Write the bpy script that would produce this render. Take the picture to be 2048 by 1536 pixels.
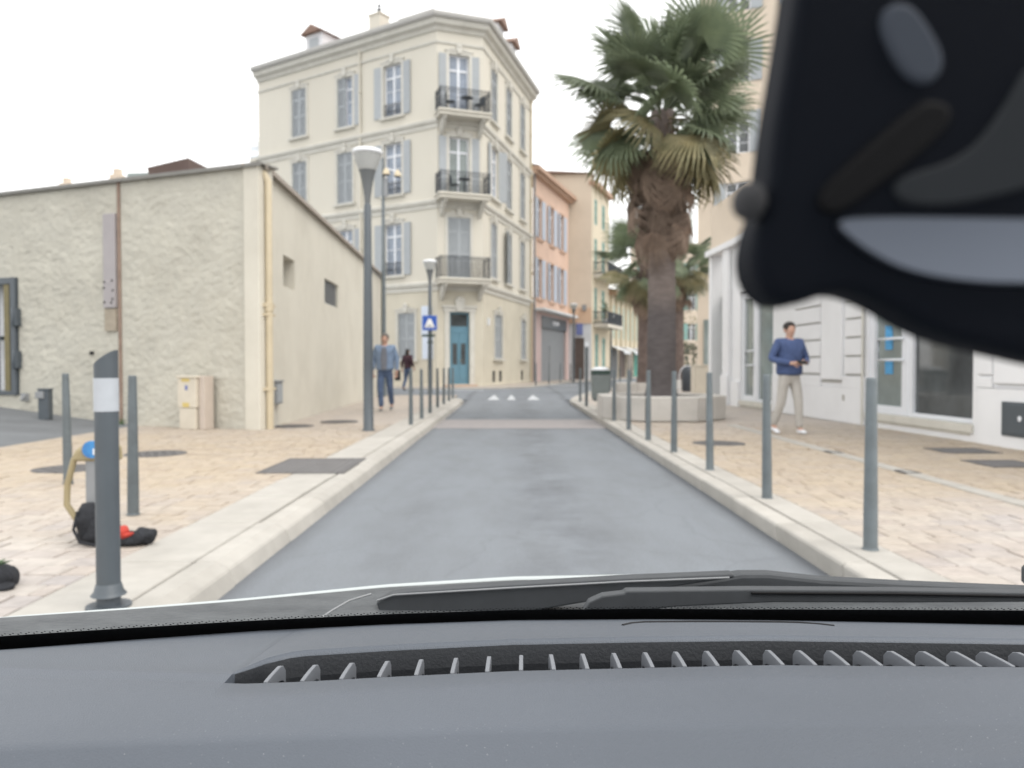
import bpy, bmesh, math, random
from mathutils import Vector, Matrix, noise
R = math.radians
rnd = random.Random(7)
for o in list(bpy.data.objects): bpy.data.objects.remove(o)
SC = bpy.context.scene
COL = SC.collection

# ------------------------------------------------------------------ camera, sky, sun, exposure
cd = bpy.data.cameras.new('camera'); cam = bpy.data.objects.new('camera', cd); COL.objects.link(cam)
cam.location = (0, 0, 1.15); cam.rotation_euler = (R(90 - 1.377), 0, 0)
cd.sensor_fit = 'HORIZONTAL'; cd.sensor_width = 36; cd.lens = 27.05
cd.clip_start = .02; cd.clip_end = 2000
cd.dof.use_dof = True; cd.dof.focus_distance = .66; cd.dof.aperture_fstop = 8.8
SC.camera = cam
W = bpy.data.worlds.new('World'); SC.world = W; W.use_nodes = True
wn = W.node_tree.nodes; wl = W.node_tree.links
SUN_EL, SUN_AZ = 55, 125
sky = wn.new('ShaderNodeTexSky'); sky.sky_type = 'NISHITA'; sky.sun_disc = False
sky.sun_elevation = R(SUN_EL); sky.sun_rotation = R(SUN_AZ); sky.dust_density = 3
mx = wn.new('ShaderNodeMix'); mx.data_type = 'RGBA'; mx.inputs[0].default_value = .86
wl.new(sky.outputs[0], mx.inputs[6]); mx.inputs[7].default_value = (11.5, 11.45, 11.25, 1)   # even cloud cover
bg = wn['Background']; bg.inputs[1].default_value = .11
wl.new(mx.outputs[2], bg.inputs[0])
sd = bpy.data.lights.new('sun', 'SUN'); sd.energy = .9; sd.angle = R(35); sd.color = (1, .96, .9)
sun = bpy.data.objects.new('sun', sd); COL.objects.link(sun)
sun.rotation_euler = (R(90 - SUN_EL), 0, R(180 - SUN_AZ))
SC.view_settings.view_transform = 'Standard'; SC.view_settings.look = 'None'
SC.view_settings.gamma = 1; SC.view_settings.use_curve_mapping = False
SC.view_settings.exposure = .75
SC.render.engine = 'CYCLES'; SC.cycles.max_bounces = 6; SC.cycles.use_denoising = True

# ------------------------------------------------------------------ materials
MATS = {}
def mat(name, col, rough=.7, var=.0, vscale=3., bump=0., bscale=60., metal=0., spec=.5, col2=None, detail=4., obj_rand=0., dirt=0., dscale=.6, tex='Position', stretch=(1, 1, 1), dstretch=None, trans=0.):
    """Principled material: base colour mixed towards col2 (or a darker tone) by noise, optional bump, optional per-object variation."""
    m = bpy.data.materials.new(name); m.use_nodes = True
    nt = m.node_tree; N, L = nt.nodes, nt.links; b = N['Principled BSDF']
    b.inputs['Roughness'].default_value = rough; b.inputs['Metallic'].default_value = metal
    b.inputs['Specular IOR Level'].default_value = spec
    c = (*col, 1)
    if tex == 'Position':
        g = N.new('ShaderNodeNewGeometry'); vec = g.outputs['Position']
    else:
        g = N.new('ShaderNodeTexCoord'); vec = g.outputs['Object']
    mp = N.new('ShaderNodeMapping'); mp.inputs['Scale'].default_value = stretch; L.new(vec, mp.inputs[0]); vec = mp.outputs[0]
    out = None
    if var or col2:
        n = N.new('ShaderNodeTexNoise'); n.inputs['Scale'].default_value = vscale; n.inputs['Detail'].default_value = detail; n.inputs['Roughness'].default_value = .62
        L.new(vec, n.inputs[0])
        rp = N.new('ShaderNodeValToRGB'); rp.color_ramp.elements[0].position = .32; rp.color_ramp.elements[1].position = .68
        c2 = col2 if col2 else tuple(x * (1 - var) for x in col)
        rp.color_ramp.elements[0].color = (*c2, 1); rp.color_ramp.elements[1].color = c
        L.new(n.outputs[0], rp.inputs[0]); out = rp.outputs[0]
    if dirt:
        n = N.new('ShaderNodeTexNoise'); n.inputs['Scale'].default_value = dscale; n.inputs['Detail'].default_value = 7; n.inputs['Roughness'].default_value = .7
        dv = vec
        if dstretch:
            m3 = N.new('ShaderNodeMapping'); m3.inputs['Scale'].default_value = dstretch; L.new(vec, m3.inputs[0]); dv = m3.outputs[0]
        L.new(dv, n.inputs[0])
        rp = N.new('ShaderNodeMapRange'); rp.inputs[1].default_value = .42; rp.inputs[2].default_value = .75; rp.inputs[3].default_value = 0; rp.inputs[4].default_value = dirt
        L.new(n.outputs[0], rp.inputs[0])
        mm = N.new('ShaderNodeMix'); mm.data_type = 'RGBA'; mm.blend_type = 'MULTIPLY'
        L.new(rp.outputs[0], mm.inputs[0]); mm.inputs[7].default_value = (.42, .38, .33, 1)
        if out: L.new(out, mm.inputs[6])
        else: mm.inputs[6].default_value = c
        out = mm.outputs[2]
    if obj_rand:
        oi = N.new('ShaderNodeObjectInfo'); hs = N.new('ShaderNodeHueSaturation')
        mr = N.new('ShaderNodeMapRange'); mr.inputs[3].default_value = 1 - obj_rand; mr.inputs[4].default_value = 1 + obj_rand
        L.new(oi.outputs['Random'], mr.inputs[0]); L.new(mr.outputs[0], hs.inputs['Value'])
        if out: L.new(out, hs.inputs['Color'])
        else: hs.inputs['Color'].default_value = c
        out = hs.outputs[0]
    if out: L.new(out, b.inputs['Base Color'])
    else: b.inputs['Base Color'].default_value = c
    if bump:
        n = N.new('ShaderNodeTexNoise'); n.inputs['Scale'].default_value = bscale; n.inputs['Detail'].default_value = 6; L.new(vec, n.inputs[0])
        bp = N.new('ShaderNodeBump'); bp.inputs['Strength'].default_value = min(1, bump); bp.inputs['Distance'].default_value = .02 * max(1, bump)
        L.new(n.outputs[0], bp.inputs['Height']); L.new(bp.outputs[0], b.inputs['Normal'])
    if trans:
        tb_ = N.new('ShaderNodeBsdfTranslucent'); ms_ = N.new('ShaderNodeMixShader'); ms_.inputs[0].default_value = trans
        if out: L.new(out, tb_.inputs['Color'])
        else: tb_.inputs['Color'].default_value = c
        L.new(b.outputs[0], ms_.inputs[1]); L.new(tb_.outputs[0], ms_.inputs[2]); L.new(ms_.outputs[0], N['Material Output'].inputs[0])
    MATS[name] = m
    return m
M_asphalt = mat('asphalt', (.202, .22, .242), .85, col2=(.16, .175, .193), vscale=70, detail=3, bump=.4, bscale=170, dirt=.3, dscale=2.0, dstretch=(1, .3, 1))
def wear(m):
    N, L = m.node_tree.nodes, m.node_tree.links; b = N['Principled BSDF']; src = b.inputs['Base Color'].links[0].from_socket
    g = N.new('ShaderNodeNewGeometry'); n = N.new('ShaderNodeTexNoise'); n.inputs['Scale'].default_value = 1.6; n.inputs['Detail'].default_value = 5; L.new(g.outputs['Position'], n.inputs[0])
    va = N.new('ShaderNodeVectorMath'); va.operation = 'MULTIPLY_ADD'; L.new(n.outputs['Color'], va.inputs[0]); va.inputs[1].default_value = (.7, .7, .7); L.new(g.outputs['Position'], va.inputs[2])
    vo = N.new('ShaderNodeTexVoronoi'); vo.feature = 'DISTANCE_TO_EDGE'; vo.inputs['Scale'].default_value = .55; L.new(va.outputs[0], vo.inputs[0])
    mr = N.new('ShaderNodeMapRange'); mr.inputs[1].default_value = .004; mr.inputs[2].default_value = .012; mr.inputs[3].default_value = .13; mr.inputs[4].default_value = 0; L.new(vo.outputs['Distance'], mr.inputs[0])
    sx = N.new('ShaderNodeSeparateXYZ'); L.new(g.outputs['Position'], sx.inputs[0])
    def band(c, w0, w1, amt):
        a = N.new('ShaderNodeMath'); a.operation = 'SUBTRACT'; L.new(sx.outputs[0], a.inputs[0]); a.inputs[1].default_value = c
        a2 = N.new('ShaderNodeMath'); a2.operation = 'ABSOLUTE'; L.new(a.outputs[0], a2.inputs[0])
        r = N.new('ShaderNodeMapRange'); r.inputs[1].default_value = w0; r.inputs[2].default_value = w1; r.inputs[3].default_value = amt; r.inputs[4].default_value = 0; L.new(a2.outputs[0], r.inputs[0]); return r.outputs[0]
    n2 = N.new('ShaderNodeTexNoise'); n2.inputs['Scale'].default_value = 1.1; n2.inputs['Detail'].default_value = 8; n2.inputs['Roughness'].default_value = .75; L.new(g.outputs['Position'], n2.inputs[0])
    gate = N.new('ShaderNodeMapRange'); gate.inputs[1].default_value = .42; gate.inputs[2].default_value = .66; L.new(n2.outputs[0], gate.inputs[0])
    tot = mr.outputs[0]
    for c, w0, w1, amt, gated in ((-1.47, .02, .16, .4, False), (1.74, .02, .16, .4, False), (.33, .12, .5, .55, True), (-.75, .05, .35, .22, True)):
        bnd = band(c, w0, w1, amt)
        if gated:
            q = N.new('ShaderNodeMath'); q.operation = 'MULTIPLY'; L.new(bnd, q.inputs[0]); L.new(gate.outputs[0], q.inputs[1]); bnd = q.outputs[0]
        ad = N.new('ShaderNodeMath'); ad.operation = 'MAXIMUM'; L.new(tot, ad.inputs[0]); L.new(bnd, ad.inputs[1]); tot = ad.outputs[0]
    mm = N.new('ShaderNodeMix'); mm.data_type = 'RGBA'; mm.blend_type = 'MULTIPLY'; L.new(tot, mm.inputs[0]); L.new(src, mm.inputs[6]); mm.inputs[7].default_value = (.42, .41, .42, 1); L.new(mm.outputs[2], b.inputs['Base Color'])
wear(M_asphalt)
M_drive = mat('driveway_asphalt', (.16, .17, .18), .9, col2=(.12, .127, .135), vscale=1.3, detail=9, bump=.4, bscale=150)
M_kerb = mat('kerb_limestone', (.43, .41, .375), .75, var=.13, vscale=5, bump=.12, bscale=40, obj_rand=.06, dirt=.22, dscale=2.2)
M_plaza = mat('joint_sand', (.2, .175, .15), .9, var=.2, vscale=6)
M_bollard = mat('bollard_grey_paint', (.128, .152, .165), .45, var=.12, vscale=9, obj_rand=.14, dirt=.4, dscale=7)
M_postd = mat('dark_grey_paint', (.078, .093, .107), .45, var=.12, vscale=7)
M_refl = mat('reflective_band', (.44, .465, .50), .4, var=.06, vscale=20)
M_cream = mat('cream_render', (.64, .608, .53), .85, var=.07, vscale=.7, bump=.05, bscale=25, dirt=.2, dscale=.35, stretch=(1, 1, .45))
M_creamlow = mat('cream_render_lower', (.58, .54, .445), .85, var=.09, vscale=.8, bump=.05, bscale=25, dirt=.2, dscale=.5)
M_trim = mat('pale_moulding', (.60, .583, .53), .8, var=.1, vscale=3, dirt=.2, dscale=1.2)
M_slab = mat('balcony_stone', (.6, .57, .5), .8, var=.1, vscale=3)
M_shut = mat('grey_shutter_paint', (.36, .385, .405), .6, var=.08, vscale=4, obj_rand=.06)
M_shutblue = mat('pale_blue_shutter_paint', (.42, .47, .55), .6, var=.08, vscale=4)
M_shutteal = mat('teal_shutter_paint', (.2, .36, .33), .6, var=.08, vscale=4)
M_white = mat('white_paint', (.72, .74, .78), .5, var=.06, vscale=3)
M_curtain = mat('window_glass_with_net_curtain', (.30, .35, .43), .12, var=.45, vscale=1.6, spec=.6)
M_glass = mat('dark_window_glass', (.10, .11, .115), .06, var=.6, vscale=.9, spec=.7)
M_glassg = mat('greenish_glass', (.25, .29, .28), .1, var=.35, vscale=1.2, spec=.7)
M_iron = mat('black_iron', (.035, .042, .052), .5)
M_bluedoor = mat('blue_door_paint', (.12, .245, .32), .5, var=.12, vscale=5)
M_tile = mat('clay_roof_tile', (.27, .175, .135), .8, var=.4, vscale=5, bump=.4, bscale=20)
M_flash = mat('grey_flashing', (.22, .215, .20), .7, var=.15, vscale=3)
M_zinc = mat('zinc_gutter', (.45, .44, .42), .6, var=.1, vscale=2)
M_rough = mat('rough_plaster', (.53, .51, .44), .95, col2=(.475, .458, .40), vscale=2.2, detail=8, bump=.8, bscale=26, dirt=.3, dscale=.8)
M_smooth = mat('smooth_ochre_render', (.62, .592, .515), .9, var=.06, vscale=.9, detail=8, bump=.12, bscale=30, dirt=.25, dscale=.6)
M_pipe = mat('beige_pipe', (.56, .48, .34), .6, var=.1, vscale=4)
M_board = mat('grey_mauve_board', (.37, .345, .35), .8, var=.08, vscale=4)
M_black = mat('void_black', (.012, .012, .014), .9)
M_darkrec = mat('dark_recess', (.05, .048, .045), .9)
M_pink = mat('pink_render', (.66, .475, .375), .85, var=.1, vscale=.8, dirt=.15)
M_pinkpale = mat('pale_pink_render', (.56, .43, .41), .85, var=.08, vscale=1)
M_ochretrim = mat('ochre_trim', (.47, .32, .235), .85, var=.1, vscale=2)
M_beige = mat('beige_pink_render', (.63, .54, .44), .85, var=.08, vscale=.5, dirt=.15)
M_orange = mat('orange_render', (.62, .44, .31), .85, var=.1, vscale=.8)
M_yellow = mat('yellow_render', (.61, .545, .42), .85, var=.1, vscale=.8)
M_roller = mat('grey_roller_shutter', (.25, .265, .28), .5, var=.1, vscale=2)
M_brown = mat('brown_shopfront', (.09, .065, .055), .6, var=.3, vscale=3)
M_whiteb = mat('white_render', (.76, .765, .78), .85, var=.06, vscale=.8, bump=.05, bscale=30, dirt=.10, dscale=.7)
M_groove = mat('groove_grey', (.38, .37, .34), .9)
M_planter = mat('pale_planter_stone', (.50, .48, .45), .85, var=.12, vscale=2, bump=.2, bscale=30, dirt=.3, dscale=.9, obj_rand=.06)
M_soil = mat('planter_soil', (.10, .08, .06), 1, var=.4, vscale=9, bump=.6, bscale=40)
M_frond = mat('palm_frond_green', (.21, .25, .155), .45, col2=(.14, .175, .115), vscale=3, obj_rand=.35, trans=.35)
M_frondy = mat('palm_frond_yellowing', (.29, .25, .135), .6, col2=(.17, .165, .09), vscale=3, obj_rand=.3, trans=.35)
M_dead = mat('dead_frond_brown', (.27, .20, .155), .85, col2=(.17, .125, .095), vscale=5, obj_rand=.35)
M_lampw = mat('white_lamp_cap', (.75, .77, .8), .4)
M_lampd = mat('frosted_lamp_bowl', (.42, .43, .42), .35, var=.06, vscale=10)
M_lampm = mat('lamp_metal', (.14, .15, .155), .45, var=.1, vscale=9)
M_iron2 = mat('cast_iron_cover', (.115, .11, .11), .7, var=.25, vscale=14, bump=.5, bscale=60)
M_plate = mat('steel_plate', (.15, .145, .145), .7, var=.2, vscale=6, bump=.3, bscale=50)
M_signblue = mat('sign_blue', (.02, .09, .42), .4)
M_signwhite = mat('sign_white', (.8, .8, .8), .4)
M_grey = mat('mid_grey', (.25, .26, .27), .6, var=.1, vscale=5)
M_yellowst = mat('yellow_sticker', (.55, .43, .15), .5)
M_creambox = mat('cream_plastic', (.60, .55, .46), .6, var=.08, vscale=4, dirt=.2, dscale=3)
M_bin = mat('grey_green_bin', (.19, .215, .21), .5, var=.1, vscale=6)
M_bindk = mat('dark_green_bin', (.02, .045, .035), .5)
M_tan = mat('tan_metal', (.33, .27, .15), .5, var=.15, vscale=12)
M_blueb = mat('blue_badge', (.05, .24, .52), .5, col2=(.03, .13, .36), vscale=18)
M_cloth = mat('black_cloth', (.022, .024, .03), .9, var=.4, vscale=30, bump=.6, bscale=60)
M_red = mat('red_cloth', (.55, .06, .04), .8, var=.3, vscale=25, bump=.4, bscale=50)
M_leafg = mat('small_leaf_green', (.06, .13, .045), .6, var=.4, vscale=30)
M_gold = mat('olive_gold_strip', (.19, .16, .075), .6, var=.2, vscale=7)
M_shark = mat('road_white_paint', (.50, .52, .54), .7, var=.2, vscale=9, bump=.1)
M_teal = mat('teal_shop_paint', (.05, .33, .27), .5, var=.1)
M_bluesign = mat('blue_violet_sign', (.13, .16, .36), .5)
M_awn = mat('pale_awning', (.6, .62, .64), .7, var=.1, vscale=2)

def paver_mat(name, island):
    """Pavers: one random tone per stone, pinkish grey near the car and warmer tan further along, blended by distance and noise."""
    m = bpy.data.materials.new(name); m.use_nodes = True; nt = m.node_tree; N, L = nt.nodes, nt.links; b = N['Principled BSDF']
    g = N.new('ShaderNodeNewGeometry')
    if island == 'brick':
        br = N.new('ShaderNodeTexBrick'); br.inputs['Scale'].default_value = 1; br.inputs['Brick Width'].default_value = .22; br.inputs['Row Height'].default_value = .17
        br.inputs['Mortar Size'].default_value = .006; br.inputs['Color1'].default_value = (0, 0, 0, 1); br.inputs['Color2'].default_value = (1, 1, 1, 1); br.inputs['Mortar'].default_value = (.3, .3, .3, 1)
        L.new(g.outputs['Position'], br.inputs[0]); rv = br.outputs['Color']
    elif island: rv = g.outputs['Random Per Island']
    else: rv = N.new('ShaderNodeObjectInfo').outputs['Random']
    def ramp(cols):
        r = N.new('ShaderNodeValToRGB'); e = r.color_ramp.elements
        while len(e) < len(cols): e.new(.5)
        for i, c in enumerate(cols): e[i].position = i / (len(cols) - 1); e[i].color = (*c, 1)
        L.new(rv, r.inputs[0]); return r.outputs[0]
    ca = ramp([(0.40, 0.357, 0.328), (0.436, 0.399, 0.362), (0.372, 0.334, 0.312), (0.412, 0.364, 0.326), (0.355, 0.325, 0.312), (0.42, 0.376, 0.33)])
    cb = ramp([(0.382, 0.314, 0.238), (0.401, 0.335, 0.259), (0.361, 0.295, 0.228), (0.392, 0.323, 0.24), (0.373, 0.314, 0.256), (0.407, 0.339, 0.256)])
    sx = N.new('ShaderNodeSeparateXYZ'); L.new(g.outputs['Position'], sx.inputs[0])
    n = N.new('ShaderNodeTexNoise'); n.inputs['Scale'].default_value = .7; n.inputs['Detail'].default_value = 5; L.new(g.outputs['Position'], n.inputs[0])
    ma = N.new('ShaderNodeMath'); ma.operation = 'MULTIPLY_ADD'; L.new(n.outputs[0], ma.inputs[0]); ma.inputs[1].default_value = 5.; L.new(sx.outputs[1], ma.inputs[2])
    mr = N.new('ShaderNodeMapRange'); mr.inputs[1].default_value = 6.6; mr.inputs[2].default_value = 9.4; L.new(ma.outputs[0], mr.inputs[0])
    mr2 = N.new('ShaderNodeMapRange'); mr2.inputs[1].default_value = 12.5; mr2.inputs[2].default_value = 17; mr2.inputs[3].default_value = 1; mr2.inputs[4].default_value = .3; L.new(ma.outputs[0], mr2.inputs[0])
    mu = N.new('ShaderNodeMath'); mu.operation = 'MULTIPLY'; L.new(mr.outputs[0], mu.inputs[0]); L.new(mr2.outputs[0], mu.inputs[1])
    mxx = N.new('ShaderNodeMix'); mxx.data_type = 'RGBA'; L.new(mu.outputs[0], mxx.inputs[0]); L.new(ca, mxx.inputs[6]); L.new(cb, mxx.inputs[7])
    n2 = N.new('ShaderNodeTexNoise'); n2.inputs['Scale'].default_value = 14; n2.inputs['Detail'].default_value = 6; L.new(g.outputs['Position'], n2.inputs[0])
    mr3 = N.new('ShaderNodeMapRange'); mr3.inputs[1].default_value = .3; mr3.inputs[2].default_value = .7; mr3.inputs[3].default_value = .86; mr3.inputs[4].default_value = 1.1; L.new(n2.outputs[0], mr3.inputs[0])
    hs = N.new('ShaderNodeHueSaturation'); L.new(mr3.outputs[0], hs.inputs['Value']); L.new(mxx.outputs[2], hs.inputs['Color']); L.new(hs.outputs[0], b.inputs['Base Color'])
    b.inputs['Roughness'].default_value = .62
    bp = N.new('ShaderNodeBump'); bp.inputs['Strength'].default_value = .3; bp.inputs['Distance'].default_value = .01
    n3 = N.new('ShaderNodeTexNoise'); n3.inputs['Scale'].default_value = 45; L.new(g.outputs['Position'], n3.inputs[0]); L.new(n3.outputs[0], bp.inputs['Height']); L.new(bp.outputs[0], b.inputs['Normal'])
    return m
M_pav1 = paver_mat('paver_stone', False); M_pav2 = paver_mat('paver_stone_joined', True); M_pav3 = paver_mat('paver_stone_far', 'brick')

# ------------------------------------------------------------------ mesh helpers
class MB:
    def __init__(s): s.v = []; s.f = []; s.m = []; s.sm = []
    def add(s, vs, fs, mi=0, smooth=False):
        o = len(s.v); s.v += [tuple(v) for v in vs]
        for f in fs: s.f.append([o + i for i in f]); s.m.append(mi); s.sm.append(smooth)
        return s
    def box(s, x0, x1, y0, y1, z0, z1, mi=0, bottom=True):
        v = [(x0,y0,z0),(x1,y0,z0),(x1,y1,z0),(x0,y1,z0),(x0,y0,z1),(x1,y0,z1),(x1,y1,z1),(x0,y1,z1)]
        f = [(4,5,6,7),(0,1,5,4),(1,2,6,5),(2,3,7,6),(3,0,4,7)]
        if bottom: f.append((0,3,2,1))
        return s.add(v, f, mi)
    def quad(s, pts, mi=0): return s.add(pts, [tuple(range(len(pts)))], mi)
    def prism(s, poly, z0, z1, mi=0):
        n = len(poly); v = [(x, y, z0) for x, y in poly] + [(x, y, z1) for x, y in poly]
        f = [tuple(range(n, 2*n)), tuple(range(n-1, -1, -1))] + [(i, (i+1) % n, n + (i+1) % n, n + i) for i in range(n)]
        return s.add(v, f, mi)
    def prismy(s, poly, y0, y1, mi=0):          # polygon in x,z swept along y
        n = len(poly); v = [(x, y0, z) for x, z in poly] + [(x, y1, z) for x, z in poly]
        f = [tuple(range(n)), tuple(range(2*n-1, n-1, -1))] + [(i, n + i, n + (i+1) % n, (i+1) % n) for i in range(n)]
        return s.add(v, f, mi)
    def tube(s, pts, r, n=8, mi=0, caps=True, smooth=True, flat=1.):
        pts = [Vector(p) for p in pts]; rs = r if isinstance(r, (list, tuple)) else [r] * len(pts)
        v = []; up = None
        for i, p in enumerate(pts):
            t = (pts[min(i+1, len(pts)-1)] - pts[max(i-1, 0)]).normalized()
            if up is None: up = Vector((0, 0, 1)) if abs(t.z) < .9 else Vector((0, 1, 0))
            a = t.cross(up).normalized(); b = a.cross(t).normalized(); up = b
            for k in range(n):
                th = 2 * math.pi * k / n
                v.append(p + a * (math.cos(th) * rs[i]) + b * (math.sin(th) * rs[i] * flat))
        f = [(i*n + k, i*n + (k+1) % n, (i+1)*n + (k+1) % n, (i+1)*n + k) for i in range(len(pts)-1) for k in range(n)]
        s.add(v, f, mi, smooth)
        if caps:
            s.add(v[:n], [tuple(range(n-1, -1, -1))], mi); s.add(v[-n:], [tuple(range(n))], mi)
        return s
    def lathe(s, prof, n=16, c=(0, 0), mi=0, smooth=True, capt=True, capb=True, sx=1., sy=1.):
        v = [(c[0] + r * math.cos(2*math.pi*k/n) * sx, c[1] + r * math.sin(2*math.pi*k/n) * sy, z) for r, z in prof for k in range(n)]
        f = [(i*n + k, i*n + (k+1) % n, (i+1)*n + (k+1) % n, (i+1)*n + k) for i in range(len(prof)-1) for k in range(n)]
        s.add(v, f, mi, smooth)
        if capt: s.add(v[-n:], [tuple(range(n))], mi)
        if capb: s.add(v[:n], [tuple(range(n-1, -1, -1))], mi)
        return s
    def ball(s, c, rx, ry, rz, mi=0, n=12, m=8):
        prof = [(math.sin(math.pi * j / m), -math.cos(math.pi * j / m)) for j in range(m+1)]
        v = [(c[0] + rx*r*math.cos(2*math.pi*k/n), c[1] + ry*r*math.sin(2*math.pi*k/n), c[2] + rz*z) for r, z in prof for k in range(n)]
        f = [(i*n + k, i*n + (k+1) % n, (i+1)*n + (k+1) % n, (i+1)*n + k) for i in range(m) for k in range(n)]
        return s.add(v, f, mi, True)
    def mesh(s, name, mats, bev=0., seg=1):
        me = bpy.data.meshes.new(name); me.from_pydata(s.v, [], s.f)
        for m in (mats if isinstance(mats, (list, tuple)) else [mats]): me.materials.append(m)
        me.polygons.foreach_set('material_index', s.m); me.polygons.foreach_set('use_smooth', s.sm)
        if bev:
            b = bmesh.new(); b.from_mesh(me); bmesh.ops.remove_doubles(b, verts=b.verts, dist=1e-5)
            ed = [e for e in b.edges if len(e.link_faces) == 2 and e.calc_face_angle(0) > .5]
            bmesh.ops.bevel(b, geom=ed, offset=bev, segments=seg, affect='EDGES', profile=.5, clamp_overlap=True)
            b.to_mesh(me); b.free()
        me.update(); return me
def obj(name, me, parent=None, loc=(0, 0, 0), rot=0.):
    o = bpy.data.objects.new(name, me); COL.objects.link(o); o.location = loc
    if rot: o.rotation_euler = rot if isinstance(rot, (tuple, list)) else (0, 0, rot)
    if parent: o.parent = parent
    return o
def tag(o, label=None, cat=None, group=None, kind=None):
    if label: o['label'] = label
    if cat: o['category'] = cat
    if group: o['group'] = group
    if kind: o['kind'] = kind
    return o
def thing(name, label, cat, loc=(0, 0, 0), rot=0., group=None):
    return tag(obj(name, None, None, loc, rot), label, cat, group)
def copy_tree(o, parent=None):
    c = o.copy(); COL.objects.link(c)
    if parent: c.parent = parent; c.matrix_parent_inverse = o.matrix_parent_inverse
    for ch in list(o.children): copy_tree(ch, c)
    return c
def wall_mesh(name, L, z0, z1, holes, mats, depth=.2, zsplit=None, x0=0.):
    """A facade in local x,z (outside is -y) with real openings and their reveals. zsplit: below it material 1."""
    xs = sorted({x0, L, *[h[0] for h in holes], *[h[1] for h in holes]}); zs = sorted({z0, z1, *[h[2] for h in holes], *[h[3] for h in holes], *([zsplit] if zsplit else [])})
    b = MB()
    for i in range(len(xs)-1):
        for j in range(len(zs)-1):
            cx, cz = (xs[i]+xs[i+1])/2, (zs[j]+zs[j+1])/2
            if any(h[0] < cx < h[1] and h[2] < cz < h[3] for h in holes): continue
            b.quad([(xs[i],0,zs[j]),(xs[i+1],0,zs[j]),(xs[i+1],0,zs[j+1]),(xs[i],0,zs[j+1])], 1 if zsplit and cz < zsplit else 0)
    for a, c, d, e in holes:
        mi = 1 if zsplit and (d+e)/2 < zsplit else 0
        b.quad([(a,0,d),(a,depth,d),(a,depth,e),(a,0,e)], mi); b.quad([(c,depth,d),(c,0,d),(c,0,e),(c,depth,e)], mi)
        b.quad([(a,0,e),(a,depth,e),(c,depth,e),(c,0,e)], mi); b.quad([(a,depth,d),(a,0,d),(c,0,d),(c,depth,d)], mi)
        b.quad([(a,depth,d),(c,depth,d),(c,depth,e),(a,depth,e)], mi)
    me = b.mesh(name, mats); 
    bm = bmesh.new(); bm.from_mesh(me); bmesh.ops.remove_doubles(bm, verts=bm.verts, dist=1e-5); bm.to_mesh(me); bm.free()
    return me
CACHE = {}
def cached(key, fn):
    if key not in CACHE: CACHE[key] = fn()
    return CACHE[key]
def shutter_mesh(w, h, m=None):
    """One louvred leaf, hinge edge at x=0, front at -y, base at z=0."""
    m = m or M_shut
    def f():
        b = MB(); t = .04; st = .07
        b.box(0, st, -t, 0, 0, h); b.box(w-st, w, -t, 0, 0, h)
        for z in (0, h*.42, h*.76, h-.09): b.box(st, w-st, -t+.003, -.003, z, z+.09)
        n = int(h / .09)
        for i in range(n):
            z = .06 + (h-.12) * i / n
            b.add([(st,-.036,z),(w-st,-.036,z),(w-st,-.008,z+.045),(st,-.008,z+.045),(st,-.030,z-.008),(w-st,-.030,z-.008),(w-st,-.002,z+.037),(st,-.002,z+.037)],
                  [(0,1,2,3),(7,6,5,4),(0,4,5,1)])
        b.box(st, w-st, -.004, 0, .05, h-.05)
        return b.mesh('shutter', m)
    return cached(('sh', round(w, 2), round(h, 2), m.name), f)
def frame_mesh(w, h, style='casement', m=None):
    m = m or M_white
    def f():
        b = MB(); t = .07
        b.box(0, t, 0, .06, 0, h); b.box(w-t, w, 0, .06, 0, h); b.box(t, w-t, 0, .06, 0, t); b.box(t, w-t, 0, .06, h-t, h)
        b.box(w/2-.06, w/2+.06, -.01, .058, t, h-t)
        zt = h*.74; b.box(t, w-t, -.004, .056, zt, zt+.09)
        if style == 'casement':
            for k in (.25, .5): b.box(t, w-t, .012, .05, h*k, h*k+.03)
        return b.mesh('window_frame', m)
    return cached(('fr', round(w, 2), round(h, 2), style, m.name), f)
def pane_mesh(w, h, m):
    return cached(('pane', round(w, 2), round(h, 2), m.name), lambda: MB().box(.02, w-.02, 0, .015, .02, h-.02).mesh('pane', m))
def surround_mesh(w, h, sill=True, key=True):
    def f():
        b = MB(); t = .13; d = .05
        b.box(-t, 0, -d, .002, 0, h); b.box(w, w+t, -d, .002, 0, h); b.box(-t, w+t, -d, .002, h, h+.14)
        b.box(-t-.05, w+t+.05, -d-.03, .002, h+.14, h+.2)
        if key:
            b.prismy([(w/2-.10, h+.06), (w/2+.10, h+.06), (w/2+.16, h+.36), (w/2-.16, h+.36)], -d-.07, .0)
            b.ball((w/2, -d-.05, h+.38), .14, .05, .09, 0, 8, 6)
            b.box(w/2-.42, w/2-.2, -d-.04, .001, h+.2, h+.27); b.box(w/2+.2, w/2+.42, -d-.04, .001, h+.2, h+.27)
        if sill: b.box(-t-.06, w+t+.06, -.16, .0, -.11, -.003)
        return b.mesh('surround', M_trim)
    return cached(('sur', round(w, 2), round(h, 2), sill, key), f)
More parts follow.
